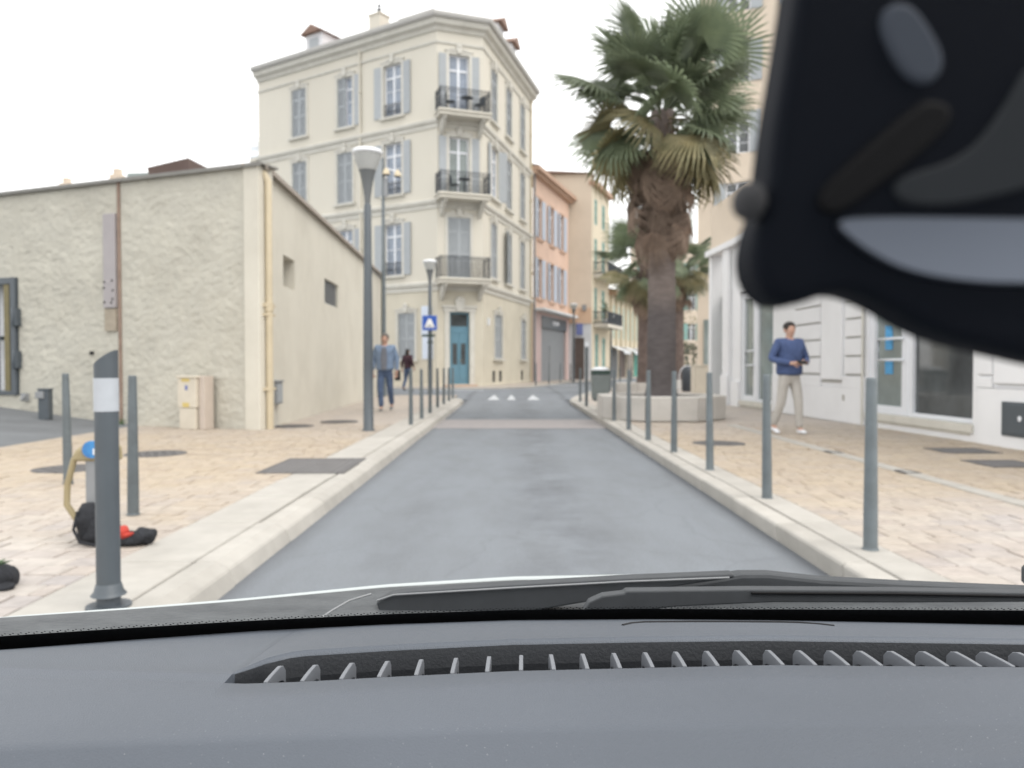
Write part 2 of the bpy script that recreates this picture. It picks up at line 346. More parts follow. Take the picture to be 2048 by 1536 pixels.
def window(parent, s, z, w, h, left=None, right=None, guard=False, pane=None, style='casement', depth=.2, surround=True, sill=True, shm=None, shw=None):
    """A window part (its frame) with pane, shutters, surround as sub-parts. left/right: 'closed', 'open', an angle in degrees or None."""
    o = obj('window', frame_mesh(w, h, style), parent, (s, depth-.07, z))
    obj('pane', pane_mesh(w, h, pane or M_curtain), o, (0, .03, 0))
    if surround: obj('surround', surround_mesh(w, h, sill), o, (0, -(depth-.07), 0))
    lw = shw or w/2
    for side, st in (('l', left), ('r', right)):
        if st is None: continue
        me = shutter_mesh(lw - .004, h - .02, shm)
        ang = {'closed': 0, 'open': 174}.get(st, st)
        y = -(depth-.07) + (.05 if st == 'closed' else -.03)
        if side == 'l': obj('shutter', me, o, (.002, y, .01), -R(ang))
        else: obj('shutter', me, o, (w-.002, y - (0 if ang < 90 else .0), .01), (0, 0, R(ang) + math.pi) if False else R(ang)) if False else obj('shutter', cached(('mir', me.name), lambda: mirror_mesh(me)), o, (w-.002, y, .01), R(ang))
    if guard:
        b = MB(); n = int(w/.11)
        for i in range(n+1): b.box(.02 + (w-.05)*i/n, .035 + (w-.05)*i/n, 0, .015, .05, .62)
        b.box(0, w, -.005, .02, .62, .65); b.box(0, w, -.003, .018, .08, .1)
        for i in range(n): b.tube([(.028 + (w-.05)*(i+.5)/n + .03*math.cos(a), .008, .3 + .07*math.sin(a)) for a in [k*math.pi/4 for k in range(9)]], .007, 4, caps=False)
        obj('guard_rail', b.mesh('guard_rail', M_iron), o, (0, -(depth-.1), 0))
    return o
def mirror_mesh(me):
    c = me.copy(); 
    for v in c.vertices: v.co.x = -v.co.x
    c.flip_normals(); return c
def facade(root, p0, p1):
    """Empty-free facade frame: returns a function placing a part in local facade coordinates of the thing."""
    d = Vector((p1[0]-p0[0], p1[1]-p0[1], 0)); a = math.atan2(d.y, d.x); base = Vector((p0[0], p0[1], 0)) - root.location
    base.z = 0
    class F: pass
    f = F(); f.L = d.length; f.a = a; f.base = base; f.root = root
    def put(name, me, s=0, y=0, z=0):
        v = base + Matrix.Rotation(a, 3, 'Z') @ Vector((s, y, 0)); v.z = z - root.location.z
        return obj(name, me, root, v, a)
    f.put = put
    f.win = lambda s, z, w, h, **k: _win(f, s, z, w, h, **k)
    return f
def _win(f, s, z, w, h, **k):
    d = k.get('depth', .2)
    o = window(None, s, z, w, h, **k)
    v = f.base + Matrix.Rotation(f.a, 3, 'Z') @ Vector((s, d-.07, 0)); v.z = z - f.root.location.z
    o.parent = f.root; o.location = v; o.rotation_euler = (0, 0, f.a)
    return o

# ------------------------------------------------------------------ ground, road, pavements
def sheet(name, polys, m, z=None, loc=(0, 0, 0)):
    b = MB()
    for p in polys: b.quad([(q[0], q[1], q[2] if len(q) > 2 else z) for q in p])
    return tag(obj(name, b.mesh(name, m), None, loc), kind='structure')
def grid(x0, x1, y0, y1, nx, ny, zf):
    b = MB(); v = [(x0+(x1-x0)*i/nx, y0+(y1-y0)*j/ny, zf(x0+(x1-x0)*i/nx, y0+(y1-y0)*j/ny)) for j in range(ny+1) for i in range(nx+1)]
    return b.add(v, [(j*(nx+1)+i, j*(nx+1)+i+1, (j+1)*(nx+1)+i+1, (j+1)*(nx+1)+i) for j in range(ny) for i in range(nx)], 0, True)
sheet('ground', [[(-400, -200), (400, -200), (400, 600), (-400, 600)]], M_drive, -.03)
sheet('road', [[(-1.47, -6), (1.76, -6), (1.76, 25.5), (-1.47, 25.5)]], M_asphalt, 0)
# the raised table of the junction with its ramp
sheet('raised_junction', [[(-1.9, 25.5, 0), (2.6, 25.5, 0), (2.6, 27.0, .116), (-1.9, 27.0, .116)], [(-40, 27.0, .116), (60, 27.0, .116), (60, 46, .116), (-40, 46, .116)], [(-14, 46, .116), (60, 46, .116), (90, 140, .116), (-14, 140, .116)]], M_asphalt)
pb = sheet('paved_band', [[(-1.46, 14.0), (1.74, 14.0), (1.74, 16.3), (-1.46, 16.3)]], mat('pink_setts', (.30, .275, .27), .85, col2=(.245, .235, .237), vscale=7, detail=6, bump=.2, bscale=40), .004)
# driveway that climbs to the left
dz = lambda x, y: .117 + .27 * max(0, min(1, (-6.6 - x) / 3.2)) + (.12 * max(0, -9.8 - x) / 3)
tag(obj('driveway', grid(-16, -6.45, -3, 18, 24, 4, dz).mesh('driveway', M_drive)), kind='structure')

def stain_sheet(pts, m, z): pass

left_pav = tag(obj('left_pavement', MB().box(-6.46, -2.09, -3, 25, -.02, .112).box(-14, -1.9, 25.0, 27.05, -.02, .1105).mesh('left_pavement', M_pav3)), kind='structure')
rp = MB(); rp.box(2.1, 8.5, -3, 23.0, -.02, .112)
right_pav = tag(obj('right_pavement', rp.mesh('right_pavement', M_pav3)), kind='structure')
sq = MB(); sq.prism([(2.1, 23.0), (30, 23.0), (40, 60), (13.6, 60), (5.2, 36.6), (3.4, 30.5), (2.35, 25.2)], -.02, .125)
square = tag(obj('palm_square', sq.mesh('palm_square', M_pav3)), kind='structure')
bp_ = MB(); bp_.prism([(-17, 42.6), (-5.0, 34.1), (-3.7, 33.3), (-.6, 34.0), (.8, 36.2), (3.2, 45.5), (9, 60), (24, 100), (20, 102), (-6, 48), (-17, 50)], -.02, .17)
tag(obj('corner_pavement', bp_.mesh('corner_pavement', M_pav3)), kind='structure')
ck = MB(); pts = [(-17, 42.45), (-5.05, 33.98), (-3.75, 33.15), (-.5, 33.85), (.95, 36.1), (3.35, 45.4), (9.15, 59.9)]
for a, b2 in zip(pts, pts[1:]):
    d = Vector((b2[0]-a[0], b2[1]-a[1])); n = int(d.length/1.0) + 1; u = d.normalized(); q = Vector((u.y, -u.x))
    for i in range(n):
        s0 = Vector(a) + d*(i/n) + u*.006; s1 = Vector(a) + d*((i+1)/n) - u*.006
        ck.prism([tuple(s0+q*.02), tuple(s1+q*.02), tuple(s1-q*.2), tuple(s0-q*.2)], 0, .178)
tag(obj('corner_kerb', ck.mesh('corner_kerb', M_kerb)), kind='structure')

# pavers: the nearest of each pavement one by one, the rest joined
def lay(root, x0, x1, y0, y1, skip, name, seed):
    r = random.Random(seed); stones = []
    y = y0
    ws = [.15, .17, .19, .21, .24, .27]
    while y < y1:
        x = x0 - r.random()*.2 if x0 < 0 else x0; rowd = .17
        if x0 < 0: x = x0
        while x < x1 - .02:
            w = r.choice(ws); w2 = min(w, x1 - x)
            if w2 > .07 and not skip(x, x+w2): stones.append((x + w2/2, y + rowd/2, w2, rowd))
            x += w
        y += rowd
    def seen(s):
        return abs(s[0]/s[1]) < .672 and s[1] > 3.05
    near = sorted([s for s in stones if seen(s)], key=lambda s: s[1])[:300]; ns = set(near)
    for s in near:
        me = cached(('pav', round(s[2], 2)), lambda: MB().box(-s[2]/2+.005, s[2]/2-.005, -.08, .08, -.02, 0, 0, False).mesh('paver', M_pav1, .006))
        o = obj('paver', me, root, (s[0], s[1], .121 + r.uniform(-.003, .003)), (r.uniform(-.01, .01), r.uniform(-.012, .012), r.uniform(-.02, .02)))
    b = MB()
    for s in stones:
        if s in ns: continue
        z = .121 + r.uniform(-.003, .003); dx = r.uniform(-.004, .004)
        b.box(s[0]-s[2]/2+.005+dx, s[0]+s[2]/2-.005+dx, s[1]-.08, s[1]+.08, .10, z, 0, False)
    tag(obj('paver_field', b.mesh('paver_field', M_pav2), root), kind='stuff')
lay(left_pav, -6.45, -2.085, 2.4, 13.6, lambda a, b: False, 'l', 3)
lay(right_pav, 2.105, 6.6, 2.4, 13.6, lambda a, b: b > 3.74 and a < 3.90, 'r', 5)
ds = MB()
for i in range(11): ds.box(3.745, 3.895, 2.4 + i*1.0 + .005, 3.4 + i*1.0 - .005, .05, .124)
tag(obj('drain_strip', ds.mesh('drain_strip', M_kerb, .006), right_pav))

# kerbs, each stone a part
def kerb(name, prof_k, prof_s, y0, y1, seed):
    root = tag(obj(name, None), kind='structure'); r = random.Random(seed); y = y0
    mk = MB().prismy(prof_k, -.495, .495).mesh('kerb_stone', M_kerb, .008); ms = MB().prismy(prof_s, -.495, .495).mesh('edging_stone', M_kerb, .006)
    while y < y1 - .5:
        obj('kerb_stone', mk, root, (r.uniform(-.004, .004), y + .5, r.uniform(-.003, .003)))
        obj('edging_stone', ms, root, (0, y + .5 + .0, r.uniform(-.003, .002)))
        y += 1.0
    return root
kl = kerb('left_kerb', [(-1.655, -.05), (-1.655, .124), (-1.55, .122), (-1.475, .085), (-1.445, .0), (-1.44, -.05)][::-1], [(-2.08, -.05), (-2.08, .125), (-1.67, .126), (-1.67, -.05)][::-1], 1.0, 22.0, 1)
kr = kerb('right_kerb', [(1.865, -.05), (1.865, .124), (1.745, .122), (1.725, .108), (1.74, 0), (1.74, -.05)], [(2.1, -.05), (2.1, .125), (1.88, .126), (1.88, -.05)], 1.0, 23.0, 2)
tipl = MB().prism([(-1.445, 22.0), (-1.46, 23.0), (-1.60, 23.9), (-2.08, 24.9), (-2.08, 22.0)], -.05, .124).mesh('kerb_corner', M_kerb, .02)
obj('kerb_corner', tipl, kl)
kc = MB(); cpts = [(1.74, 23.0), (2.05, 25.3), (3.1, 30.6), (4.9, 36.8), (13.3, 60.2)]
for a, b2 in zip(cpts, cpts[1:]):
    d = Vector((b2[0]-a[0], b2[1]-a[1])); n = max(1, int(d.length)); u = d.normalized(); q = Vector((u.y, -u.x))
    for i in range(n):
        s0 = Vector(a) + d*(i/n) + u*.006; s1 = Vector(a) + d*((i+1)/n) - u*.006
        kc.prism([tuple(s0), tuple(s0+q*.32), tuple(s1+q*.32), tuple(s1)], -.05, .13)
tag(obj('square_kerb', kc.mesh('square_kerb', M_kerb)), kind='structure')
# shark teeth on the ramp
for x, w in ((-.62, .42), (-.02, .30), (.72, .42)):
    o = obj('road_marking', MB().quad([(-w/2, 25.55, .008), (w/2, 25.55, .008), (.03, 26.85, .109), (-.03, 26.85, .109)]).mesh('road_marking', M_shark), None, (x, 0, 0)); tag(o, kind='structure')
o = tag(obj('crossing_marking', MB().box(-3.2, -1.2, 32.2, 32.7, .1, .121).box(.3, 3.4, 40, 40.6, .1, .121).mesh('crossing_marking', M_shark)), kind='structure')

# ------------------------------------------------------------------ corner building (four storeys, chamfered corner)
A, B, C, E_ = (-13.9, 42.5), (-3.47, 35.85), (-1.38, 36.6), (1.15, 45.8)
main = thing('corner_building', 'four storey cream corner building with grey shutters and three iron balconies over blue door', 'building', (-3.47, 35.85, 0))
ZT = 16.95
fl = facade(main, A, B); fc = facade(main, B, C); fr = facade(main, C, E_)
WL = [  # s, z, w, h, left, right, guard
    (9.12, 13.1, 1.13, 2.5, 'open', 'open', True), (6.02, 13.1, 1.05, 2.5, 'closed', 'open', False), (2.68, 13.15, 1.08, 2.5, 'closed', 'closed', False),
    (9.12, 9.35, 1.13, 2.5, 'open', 'open', True), (5.97, 9.3, 1.08, 2.55, 'closed', 'closed', False), (2.68, 9.3, 1.08, 2.55, 'closed', 'closed', False),
    (9.12, 5.48, 1.13, 2.5, 'open', 'open', True), (5.97, 5.48, 1.08, 2.5, 170, 'open', False), (2.68, 5.48, 1.08, 2.5, 'closed', 'closed', False),
    (9.98, 1.45, 1.05, 2.2, 'closed', 'closed', False), (6.4, 1.45, 1.05, 2.2, 'closed', 'closed', False), (2.68, 1.45, 1.05, 2.2, 'closed', 'closed', False)]
WC = [(.57, 12.75, .98, 2.85, 'open', 'open'), (.57, 9.0, .98, 2.8, 'open', 'open'), (.50, 5.12, 1.1, 2.95, 'closed', 'closed')]
WR = [(1.25, 13.12, 1.1, 2.55, 'closed', 'closed'), (3.95, 13.15, 1.12, 2.55, 'closed', 'closed'), (6.8, 13.2, 1.12, 2.6, 'closed', 'closed'),
      (1.35, 9.4, 1.2, 2.55, 'open', 150), (3.95, 9.35, 1.12, 2.6, 'closed', 'closed'), (6.8, 9.35, 1.12, 2.6, 'closed', 'closed'),
      (1.2, 5.45, 1.1, 2.7, 'closed', 'closed'), (3.95, 5.45, 1.12, 2.65, 150, 'closed'), (6.8, 5.45, 1.12, 2.65, 'closed', 'closed'),
      (1.85, 1.5, 1.4, 2.2, 'closed', 'closed'), (7.05, 1.5, 1.1, 2.2, 'closed', 'closed')]
def holes(ws): return [(w[0], w[0]+w[2], w[1], w[1]+w[3]) for w in ws]
fl.put('wall', wall_mesh('wall', fl.L, -.1, ZT, holes(WL), [M_cream, M_creamlow], zsplit=4.9))
fc.put('wall', wall_mesh('wall', fc.L, -.1, ZT, holes(WC) + [(.58, 1.56, .24, 3.66)], [M_cream, M_creamlow], zsplit=4.9))
VENTS = [(1.55, .55), (2.72, .55), (7.15, .5)]
fr.put('wall', wall_mesh('wall', fr.L, -.1, ZT, holes(WR) + [(s, s+w, .32, .88) for s, w in VENTS], [M_cream, M_creamlow], zsplit=4.9))
for w in WL: fl.win(*w[:4], left=w[4], right=w[5], guard=w[6])
for i, w in enumerate(WC): fc.win(*w[:4], left=w[4], right=w[5], style='french', sill=False, pane=M_curtain if i == 0 else M_glassg)
for w in WR: fr.win(*w[:4], left=w[4], right=w[5])
for s, w in VENTS:
    b = MB().box(0, w, .12, .14, 0, .56, 0)
    for k in range(1, 6): b.box(w*k/6-.008, w*k/6+.008, .03, .05, 0, .56, 1)
    fr.put('cellar_vent', b.mesh('cellar_vent', [M_black, M_iron]), s, 0, .32)
# blue door
dw, dh = .98, 3.42
b = MB(); b.box(0, .08, 0, .08, 0, dh); b.box(dw-.08, dw, 0, .08, 0, dh); b.box(.08, dw-.08, 0, .08, dh-.09, dh); b.box(.08, dw-.08, -.01, .08, 2.45, 2.6)
b.box(.08, dw/2-.004, .01, .07, 0, .95); b.box(dw/2+.004, dw-.08, .01, .07, 0, .95); b.box(.08, dw/2-.004, .01, .07, 1.95, 2.45); b.box(dw/2+.004, dw-.08, .01, .07, 1.95, 2.45)
for x in (.08, dw/2-.09, dw/2+.004, dw-.166): b.box(x, x+.086, .008, .072, .95, 1.95)
b.box(.15, dw/2-.1, 0, .02, .2, .8); b.box(dw/2+.1, dw-.15, 0, .02, .2, .8); b.box(.08, dw-.08, .02, .06, 2.6, 2.75)
door = fc.put('door', b.mesh('door', M_bluedoor, .006), .58, .1, .24)
for x in (.166, dw/2+.09): obj('pane', MB().box(0, dw/2-.256, 0, .02, 0, 1.0).mesh('pane', M_glass), door, (x, .03, .95))
obj('pane', MB().box(0, dw-.16, 0, .02, 0, .58).mesh('pane', M_glass), door, (.08, .03, 2.75))
obj('handle', MB().ball((0, 0, 0), .03, .04, .03).mesh('handle', M_tan), door, (dw/2+.05, -.02, 1.15))
b = MB(); b.box(-.24, -.003, -.05, 0, 0, 3.42); b.box(dw+.003, dw+.24, -.05, 0, 0, 3.42); b.box(-.3, dw+.3, -.07, 0, 3.42, 3.62); b.box(-.36, dw+.36, -.13, 0, 3.62, 3.72)
b.prismy([(dw/2-.16, 3.45), (dw/2+.16, 3.45), (dw/2+.24, 4.0), (dw/2-.24, 4.0)], -.14, 0); b.ball((dw/2, -.1, 4.02), .2, .07, .12)
fc.put('door_surround', b.mesh('door_surround', M_trim), .58, 0, .24)
fc.put('door_step', MB().box(-.3, dw+.3, -.35, 0, 0, .11).mesh('door_step', M_ochretrim), .58, 0, .13)
# string courses, cornice and gutter run round the three faces
def course(name, prof, z, m):
    b = MB(); P = [Vector((*p, 0)) for p in (A, B, C, E_)]
    nrm = []
    for p, q in zip(P, P[1:]):
        d = (q-p).normalized(); nrm.append(Vector((d.y, -d.x, 0)))
    offs = [nrm[0], (nrm[0]+nrm[1]) / (1 + nrm[0].dot(nrm[1])), (nrm[1]+nrm[2]) / (1 + nrm[1].dot(nrm[2])), nrm[2]]
    vs = []
    for p, o in zip(P, offs):
        for d, zz in prof: vs.append(p + o*d + Vector((0, 0, z+zz)) - main.location)
    n = len(prof)
    b.add(vs, [(i*n+k, (i+1)*n+k, (i+1)*n+k+1, i*n+k+1) for i in range(3) for k in range(n-1)])
    b.add(vs[:n], [tuple(range(n))]); b.add(vs[-n:], [tuple(range(n-1, -1, -1))])
    return obj(name, b.mesh(name, m), main)
sc_prof = [(0, -.26), (.05, -.26), (.05, -.08), (.14, -.02), (.16, .08), (.16, .12), (.02, .2), (0, .2)]
for z in (12.42, 8.72, 4.9): course('string_course', sc_prof, z, M_trim)
course('frieze', [(0, -.07), (.06, -.05), (.07, .05), (0, .07)], 16.1, M_trim)
course('cornice', [(0, -.22), (.08, -.2), (.14, -.05), (.32, .05), (.36, .2), (.36, .28), (0, .3)], 16.8, M_trim)
course('gutter', [(.33, 0), (.48, .02), (.53, .12), (.53, .24), (.2, .3), (-.2, .36)], 17.06, M_zinc)
course('plinth', [(0, -.2), (.04, -.2), (.04, .10), (0, .12)], .15, M_creamlow)
# roof and backs
rb = MB(); ctr = Vector((-6.2, 46.5, 20.3)) - main.location
ring = [Vector((*p, 17.35)) - main.location for p in (A, B, C, E_, (-8, 55))]
ring2 = [p + (Vector((ctr.x, ctr.y, p.z)) - p)*.7 + Vector((0, 0, 2.3)) for p in ring]
rb.add(ring + ring2, [(i, (i+1) % 5, 5 + (i+1) % 5, 5+i) for i in range(5)] + [(5, 6, 7, 8, 9)])
obj('roof', rb.mesh('roof', M_tile), main)
bk = MB(); bk.add([Vector((*p, z)) - main.location for z in (0, 17.35) for p in (E_, (-8, 55), A)], [(0, 1, 4, 3), (1, 2, 5, 4)])
obj('back_wall', bk.mesh('back_wall', M_cream), main)
# downpipes
for f, s in ((fl, 7.62), (fr, 9.2)):
    b = MB().tube([(0, -.09, 0), (0, -.09, 16.7)], .055, 8)
    for z in (3, 6.8, 10.6, 14.4): b.box(-.08, .08, -.16, 0, z, z+.05)
    f.put('downpipe', b.mesh('downpipe', M_cream if f is fl else M_pipe), s, 0, .2)
# balconies on the corner
def balcony(z, kind):
    b = MB(); pr = [(-.02, 0), (.02, -.8), (2.20, -.8), (2.24, 0)]
    b.prism([(-.10, .0), (-.10, -.92), (2.32, -.92), (2.32, .0)][::-1], z-.20, z-.04); b.prism([(-.16, -.001), (-.16, -.99), (2.38, -.99), (2.38, -.001)][::-1], z-.04, z+.06)
    slab = fc.put('balcony', b.mesh('balcony', M_slab, .012))
    for s in (.12, 1.95):
        bb = MB(); n = 10
        prof = [(0, 0), (0, -.80), (-.10, -.82)] + [(-.10 - .62*t**1.6, -.80*(1-t)**.8 if t < 1 else 0) for t in [k/8 for k in range(1, 9)]]
        vs = [(x, y, zz) for x in (0, .17) for zz, y in prof]; k = len(prof)
        bb.add(vs, [tuple(range(k)), tuple(range(2*k-1, k-1, -1))] + [(i, k+i, k+(i+1) % k, (i+1) % k) for i in range(k)])
        obj('bracket', bb.mesh('bracket', M_trim, .01), slab, (s, 0, z-.205))
    r = MB(); zb = z+.06; path = [(-.06, 0), (-.06, -.9), (2.28, -.9), (2.28, 0)]
    for (xa, ya), (xb, yb) in zip(path, path[1:]):
        L = math.hypot(xb-xa, yb-ya); n = int(L/.105)
        for k in range(n+1):
            x, y = xa+(xb-xa)*k/n, ya+(yb-ya)*k/n
            r.tube([(x, y, zb), (x, y, zb+.95)], .009, 4, caps=False)
            if kind and k < n:
                xm, ym = xa+(xb-xa)*(k+.5)/n, ya+(yb-ya)*(k+.5)/n
                for zz in (.2, .36, .55, .78): r.tube([(xm + (xb-xa)/L*.035*math.cos(t), ym + (yb-ya)/L*.035*math.cos(t), zb+zz+.06*math.sin(t)) for t in [j*math.pi/3 for j in range(7)]], .007, 3, caps=False)
        for zz, rr in ((.96, .022), (.07, .014), (.86, .012)): r.tube([(xa, ya, zb+zz), (xb, yb, zb+zz)], rr, 6)
    for x, y in path: r.tube([(x, y, zb), (x, y, zb+1.0)], .02, 6)
    if not kind:   # the lowest balcony has a denser railing
        for kk in range(58):
            x = -.05 + 2.32*kk/57; r.tube([(x, -.885, zb+.08), (x, -.885, zb+.92)], .006, 3, caps=False)
        for zz in (.25, .45, .65): r.tube([(-.06, -.885, zb+zz), (2.28, -.885, zb+zz)], .007, 3, caps=False)
    obj('railing', r.mesh('railing', M_iron), slab)
balcony(12.72, True); balcony(8.97, True); balcony(5.1, False)
# a balcony that shows past the far left end
b = MB(); b.box(-.75, 0, -.1, 2.6, 12.4, 12.6); b.box(-.55, 0, 0, .2, 11.7, 12.4)
sb = fl.put('balcony', b.mesh('balcony', M_slab, .01), 0, .1)
b = MB()
for k in range(8): b.tube([(-.72+.1*k, -.08, 12.6), (-.72+.1*k, -.08, 13.6)], .012, 4)
for k in range(8): b.tube([(-.72+.1*(k+.5)+.04*math.cos(t), -.08, 13.1+.14*math.sin(t)) for t in [j*math.pi/3 for j in range(7)]], .01, 3, caps=False)
for z in (12.65, 13.6): b.tube([(-.74, -.08, z), (0, -.08, z)], .02, 5); b.tube([(-.74, -.08, z), (-.74, 2.5, z)], .02, 5)
for k in range(14): b.tube([(-.74, .1+.17*k, 12.6), (-.74, .1+.17*k, 13.6)], .012, 4)
obj('railing', b.mesh('railing', mat('blue_grey_iron', (.13, .2, .27), .5)), sb)
b = MB().box(-.06, .0, .5, 1.4, 13.6, 15.6); fl.put('side_shutter', b.mesh('side_shutter', M_shut))
# dormers, chimneys
def dormer(f, s, y, z, w, h, depth):
    b = MB(); b.box(0, w, 0, depth, 0, h); o = f.put('dormer', b.mesh('dormer', mat('white_dormer_render', (.66, .66, .68), .8)), s, y, z)
    r = MB(); r.add([(-.18, -.25, h-.02), (w+.18, -.25, h-.02), (w/2, -.25, h+.42), (-.18, depth, h-.02), (w+.18, depth, h-.02), (w/2, depth, h+.42)], [(0, 1, 2), (0, 2, 5, 3), (1, 4, 5, 2), (3, 5, 4), (0, 3, 4, 1)])
    obj('dormer_roof', r.mesh('dormer_roof', M_tile), o)
    obj('dormer_window', MB().box(.28, w-.28, -.03, 0, .3, h-.25).mesh('dormer_window', M_shut), o)
dormer(fl, 3.2, .5, 17.1, 1.25, 1.5, 3.2)
dormer(fr, 3.7, .35, 17.2, 1.1, 1.75, 2.2); dormer(fr, 6.3, .35, 17.2, 1.0, 1.75, 2.0)
b = MB(); b.box(0, .75, 0, .7, 0, 1.35); b.box(-.05, .80, -.05, .75, 1.35, 1.43)
ch = fl.put('chimney', b.mesh('chimney', M_cream, .01), 7.6, .6, 17.25)
obj('chimney_pot', MB().lathe([(.12, 0), (.1, .35), (.16, .38), (.16, .42), (.05, .5), (.05, .62), (.14, .64), (.02, .8)], 10).mesh('chimney_pot', M_iron), ch, (.38, .35, 1.43)).scale = (.75, .75, .75)
b = MB(); b.box(0, .35, 0, .4, 0, .9); fl.put('chimney', b.mesh('chimney', M_white), 7.05, .9, 17.2)
b = MB(); b.box(0, 2.0, .3, 2.4, 0, 1.0, 0); b.box(-.15, 2.15, .1, 2.6, 1.0, 1.1, 1); b.box(.2, .7, .27, .3, .2, .9, 2); b.box(1.0, 1.7, .27, .3, .2, .9, 3)
fl.put('roof_room', b.mesh('roof_room', [M_white, M_zinc, M_shut, M_ochretrim]), 8.7, 1.6, 17.55)
b = MB().tube([(0, 0, 0), (0, 0, 1.0)], .16, 8).box(-.24, .24, -.24, .24, 1.0, 1.08).box(-.1, .1, -.1, .1, 1.08, 1.3); fr.put('chimney', b.mesh('chimney', M_cream), 8.6, .5, 17.35)
for s in (1.6, 6.1): fl.put('roof_vent', MB().lathe([(.05, 0), (.05, .3), (.12, .32), (.02, .45)], 8).mesh('roof_vent', M_ochretrim), s, .3, 17.3)
# wall lamp and notices
b = MB(); b.box(0, .12, -.1, 0, 0, .35); fr.put('wall_box', b.mesh('wall_box', M_white), .7, 0, 3.1)
b = MB().box(0, .5, -.04, 0, 0, .95).box(.02, .48, -.045, -.039, .03, .92); 
for z0, z1, s0 in ((2.55, 4.0, 11.45), (1.45, 2.6, 11.5)):
    fl.put('notice_panel', MB().box(0, .62, -.05, -.004, 0, z1-z0-.06).mesh('notice_panel', mat('pale_blue_notice', (.60, .66, .76), .5, var=.1, vscale=6)), s0, 0, z0)
# balcony furniture
def bworld(s, y, z): v = Vector((*B, 0)) + Matrix.Rotation(fc.a, 3, 'Z') @ Vector((s, y, 0)); v.z = z; return v
def table(label, s, y, z):
    t = thing('balcony_table', label, 'table', bworld(s, y, z), fc.a)
    obj('tabletop', MB().lathe([(.3, 0), (.3, .03)], 14).mesh('tabletop', M_iron), t, (0, 0, .7))
    obj('leg', MB().tube([(0, 0, .02), (0, 0, .7)], .03, 8).lathe([(.2, 0), (.04, .05)], 10).mesh('leg', M_iron), t)
def chair(label, s, y, z, rot, group=None):
    t = thing('balcony_chair', label, 'chair', bworld(s, y, z), fc.a + rot, group)
    obj('seat', MB().box(-.2, .2, -.2, .2, .43, .47).mesh('seat', M_iron, .01), t); obj('backrest', MB().box(-.2, .2, .17, .21, .5, .88).mesh('backrest', M_iron, .01), t)
    for x in (-.18, .18):
        for y2 in (-.18, .18): obj('leg', cached('chleg', lambda: MB().tube([(0, 0, 0), (0, 0, .43)], .014, 6).mesh('leg', M_iron)), t, (x, y2, 0))
table('small round dark table on the topmost corner balcony', 1.3, -.5, 12.78)
chair('dark chair left of the round table on the topmost balcony', .5, -.5, 12.78, 1.2); chair('dark chair right of the round table on the topmost balcony', 1.9, -.5, 12.78, -1.2)
table('small round dark table on the middle corner balcony', 1.15, -.55, 9.03); chair('dark chair beside the round table on the middle balcony', .7, -.45, 9.03, 1.0)

# ------------------------------------------------------------------ low building on the left
low = thing('low_building', 'low flat roofed building with rough cream plaster front and smooth side wall', 'building', (-4.0, 12.3, 0))
fa, fb = (-11.5, 15.2), (-4.0, 12.3)
ff = facade(low, fa, fb); fs = facade(low, fb, (-4.65, 27.5))
# rough plaster: a displaced sheet either side of the joint, with the gate opening left out
def rough_sheet(x0, x1, z0, z1):
    nx, nz = max(1, int((x1-x0)/.035)), max(1, int((z1-z0)/.035)); b = MB(); v = []
    for j in range(nz+1):
        for i in range(nx+1):
            x, z = x0+(x1-x0)*i/nx, z0+(z1-z0)*j/nz
            d = .008*noise.noise((x*3.6, z*6.5, 1)) + .013*noise.noise((x*9, z*14, 5)) + .015*noise.noise((x*21, z*27, 9)) + .010*abs(noise.noise((x*15, z*34, 3)))
            v.append((x, -.02 - d*min(1, (x1-x)/.1+.1, (x-x0)/.1+.1), z))
    return b.add(v, [(j*(nx+1)+i, j*(nx+1)+i+1, (j+1)*(nx+1)+i+1, (j+1)*(nx+1)+i) for j in range(nz) for i in range(nx)], 0, True)
b = rough_sheet(2.55, 5.02, -.1, 4.33); b2 = rough_sheet(5.10, 7.74, -.1, 4.33); b.add(b2.v, b2.f, 0, True)
b3 = rough_sheet(-.5, 2.55, 2.78, 4.33); b.add(b3.v, b3.f, 0, True)
b4 = rough_sheet(-.5, 2.55, -.1, .6); b.add(b4.v, b4.f, 0, True)
ff.put('front_wall', b.mesh('front_wall', M_rough))
ff.put('wall_core', MB().box(2.55, 8.04, .02, .3, -.1, 4.33).mesh('wall_core', M_smooth))
ff.put('corner_strip', MB().box(7.745, 8.045, -.055, .1, -.1, 4.33).mesh('corner_strip', M_smooth, .012))
ff.put('joint_pipe', MB().tube([(5.06, -.02, .05), (5.06, -.02, 4.33)], .035, 8).mesh('joint_pipe', mat('rusty_joint', (.34, .25, .2), .9, var=.4, vscale=6, dirt=.5, dscale=3)))
b = MB().box(4.73, 5.01, -.075, .0, 2.15, 3.78); b.box(4.735, 5.005, -.085, -.07, 2.15, 2.62, 0)
ff.put('cover_board', b.mesh('cover_board', M_board, .008))
b = MB()
for x, z in ((4.77, 2.6), (4.95, 2.62), (4.97, 2.45), (4.77, 2.25), (4.96, 2.3), (4.93, 2.24), (4.76, 2.5)): b.ball((x, -.088, z), .025, .012, .02, 0, 7, 5)
ff.put('bolt', b.mesh('bolt', M_darkrec)); ff.put('ply_patch', MB().box(4.735, 5.0, -.06, .0, 1.75, 2.14).mesh('ply_patch', mat('weathered_ply', (.38, .33, .26), .9, var=.2, vscale=8)))
ff.put('flashing', MB().box(-.5, 8.12, -.1, .35, 4.33, 4.36).box(-.5, 8.12, -.1, -.08, 4.30, 4.33).mesh('flashing', M_flash))
b = MB(); b.box(4.38, 4.43, -.07, 0, 1.34, 1.4); ff.put('wall_bracket', b.mesh('wall_bracket', M_black))
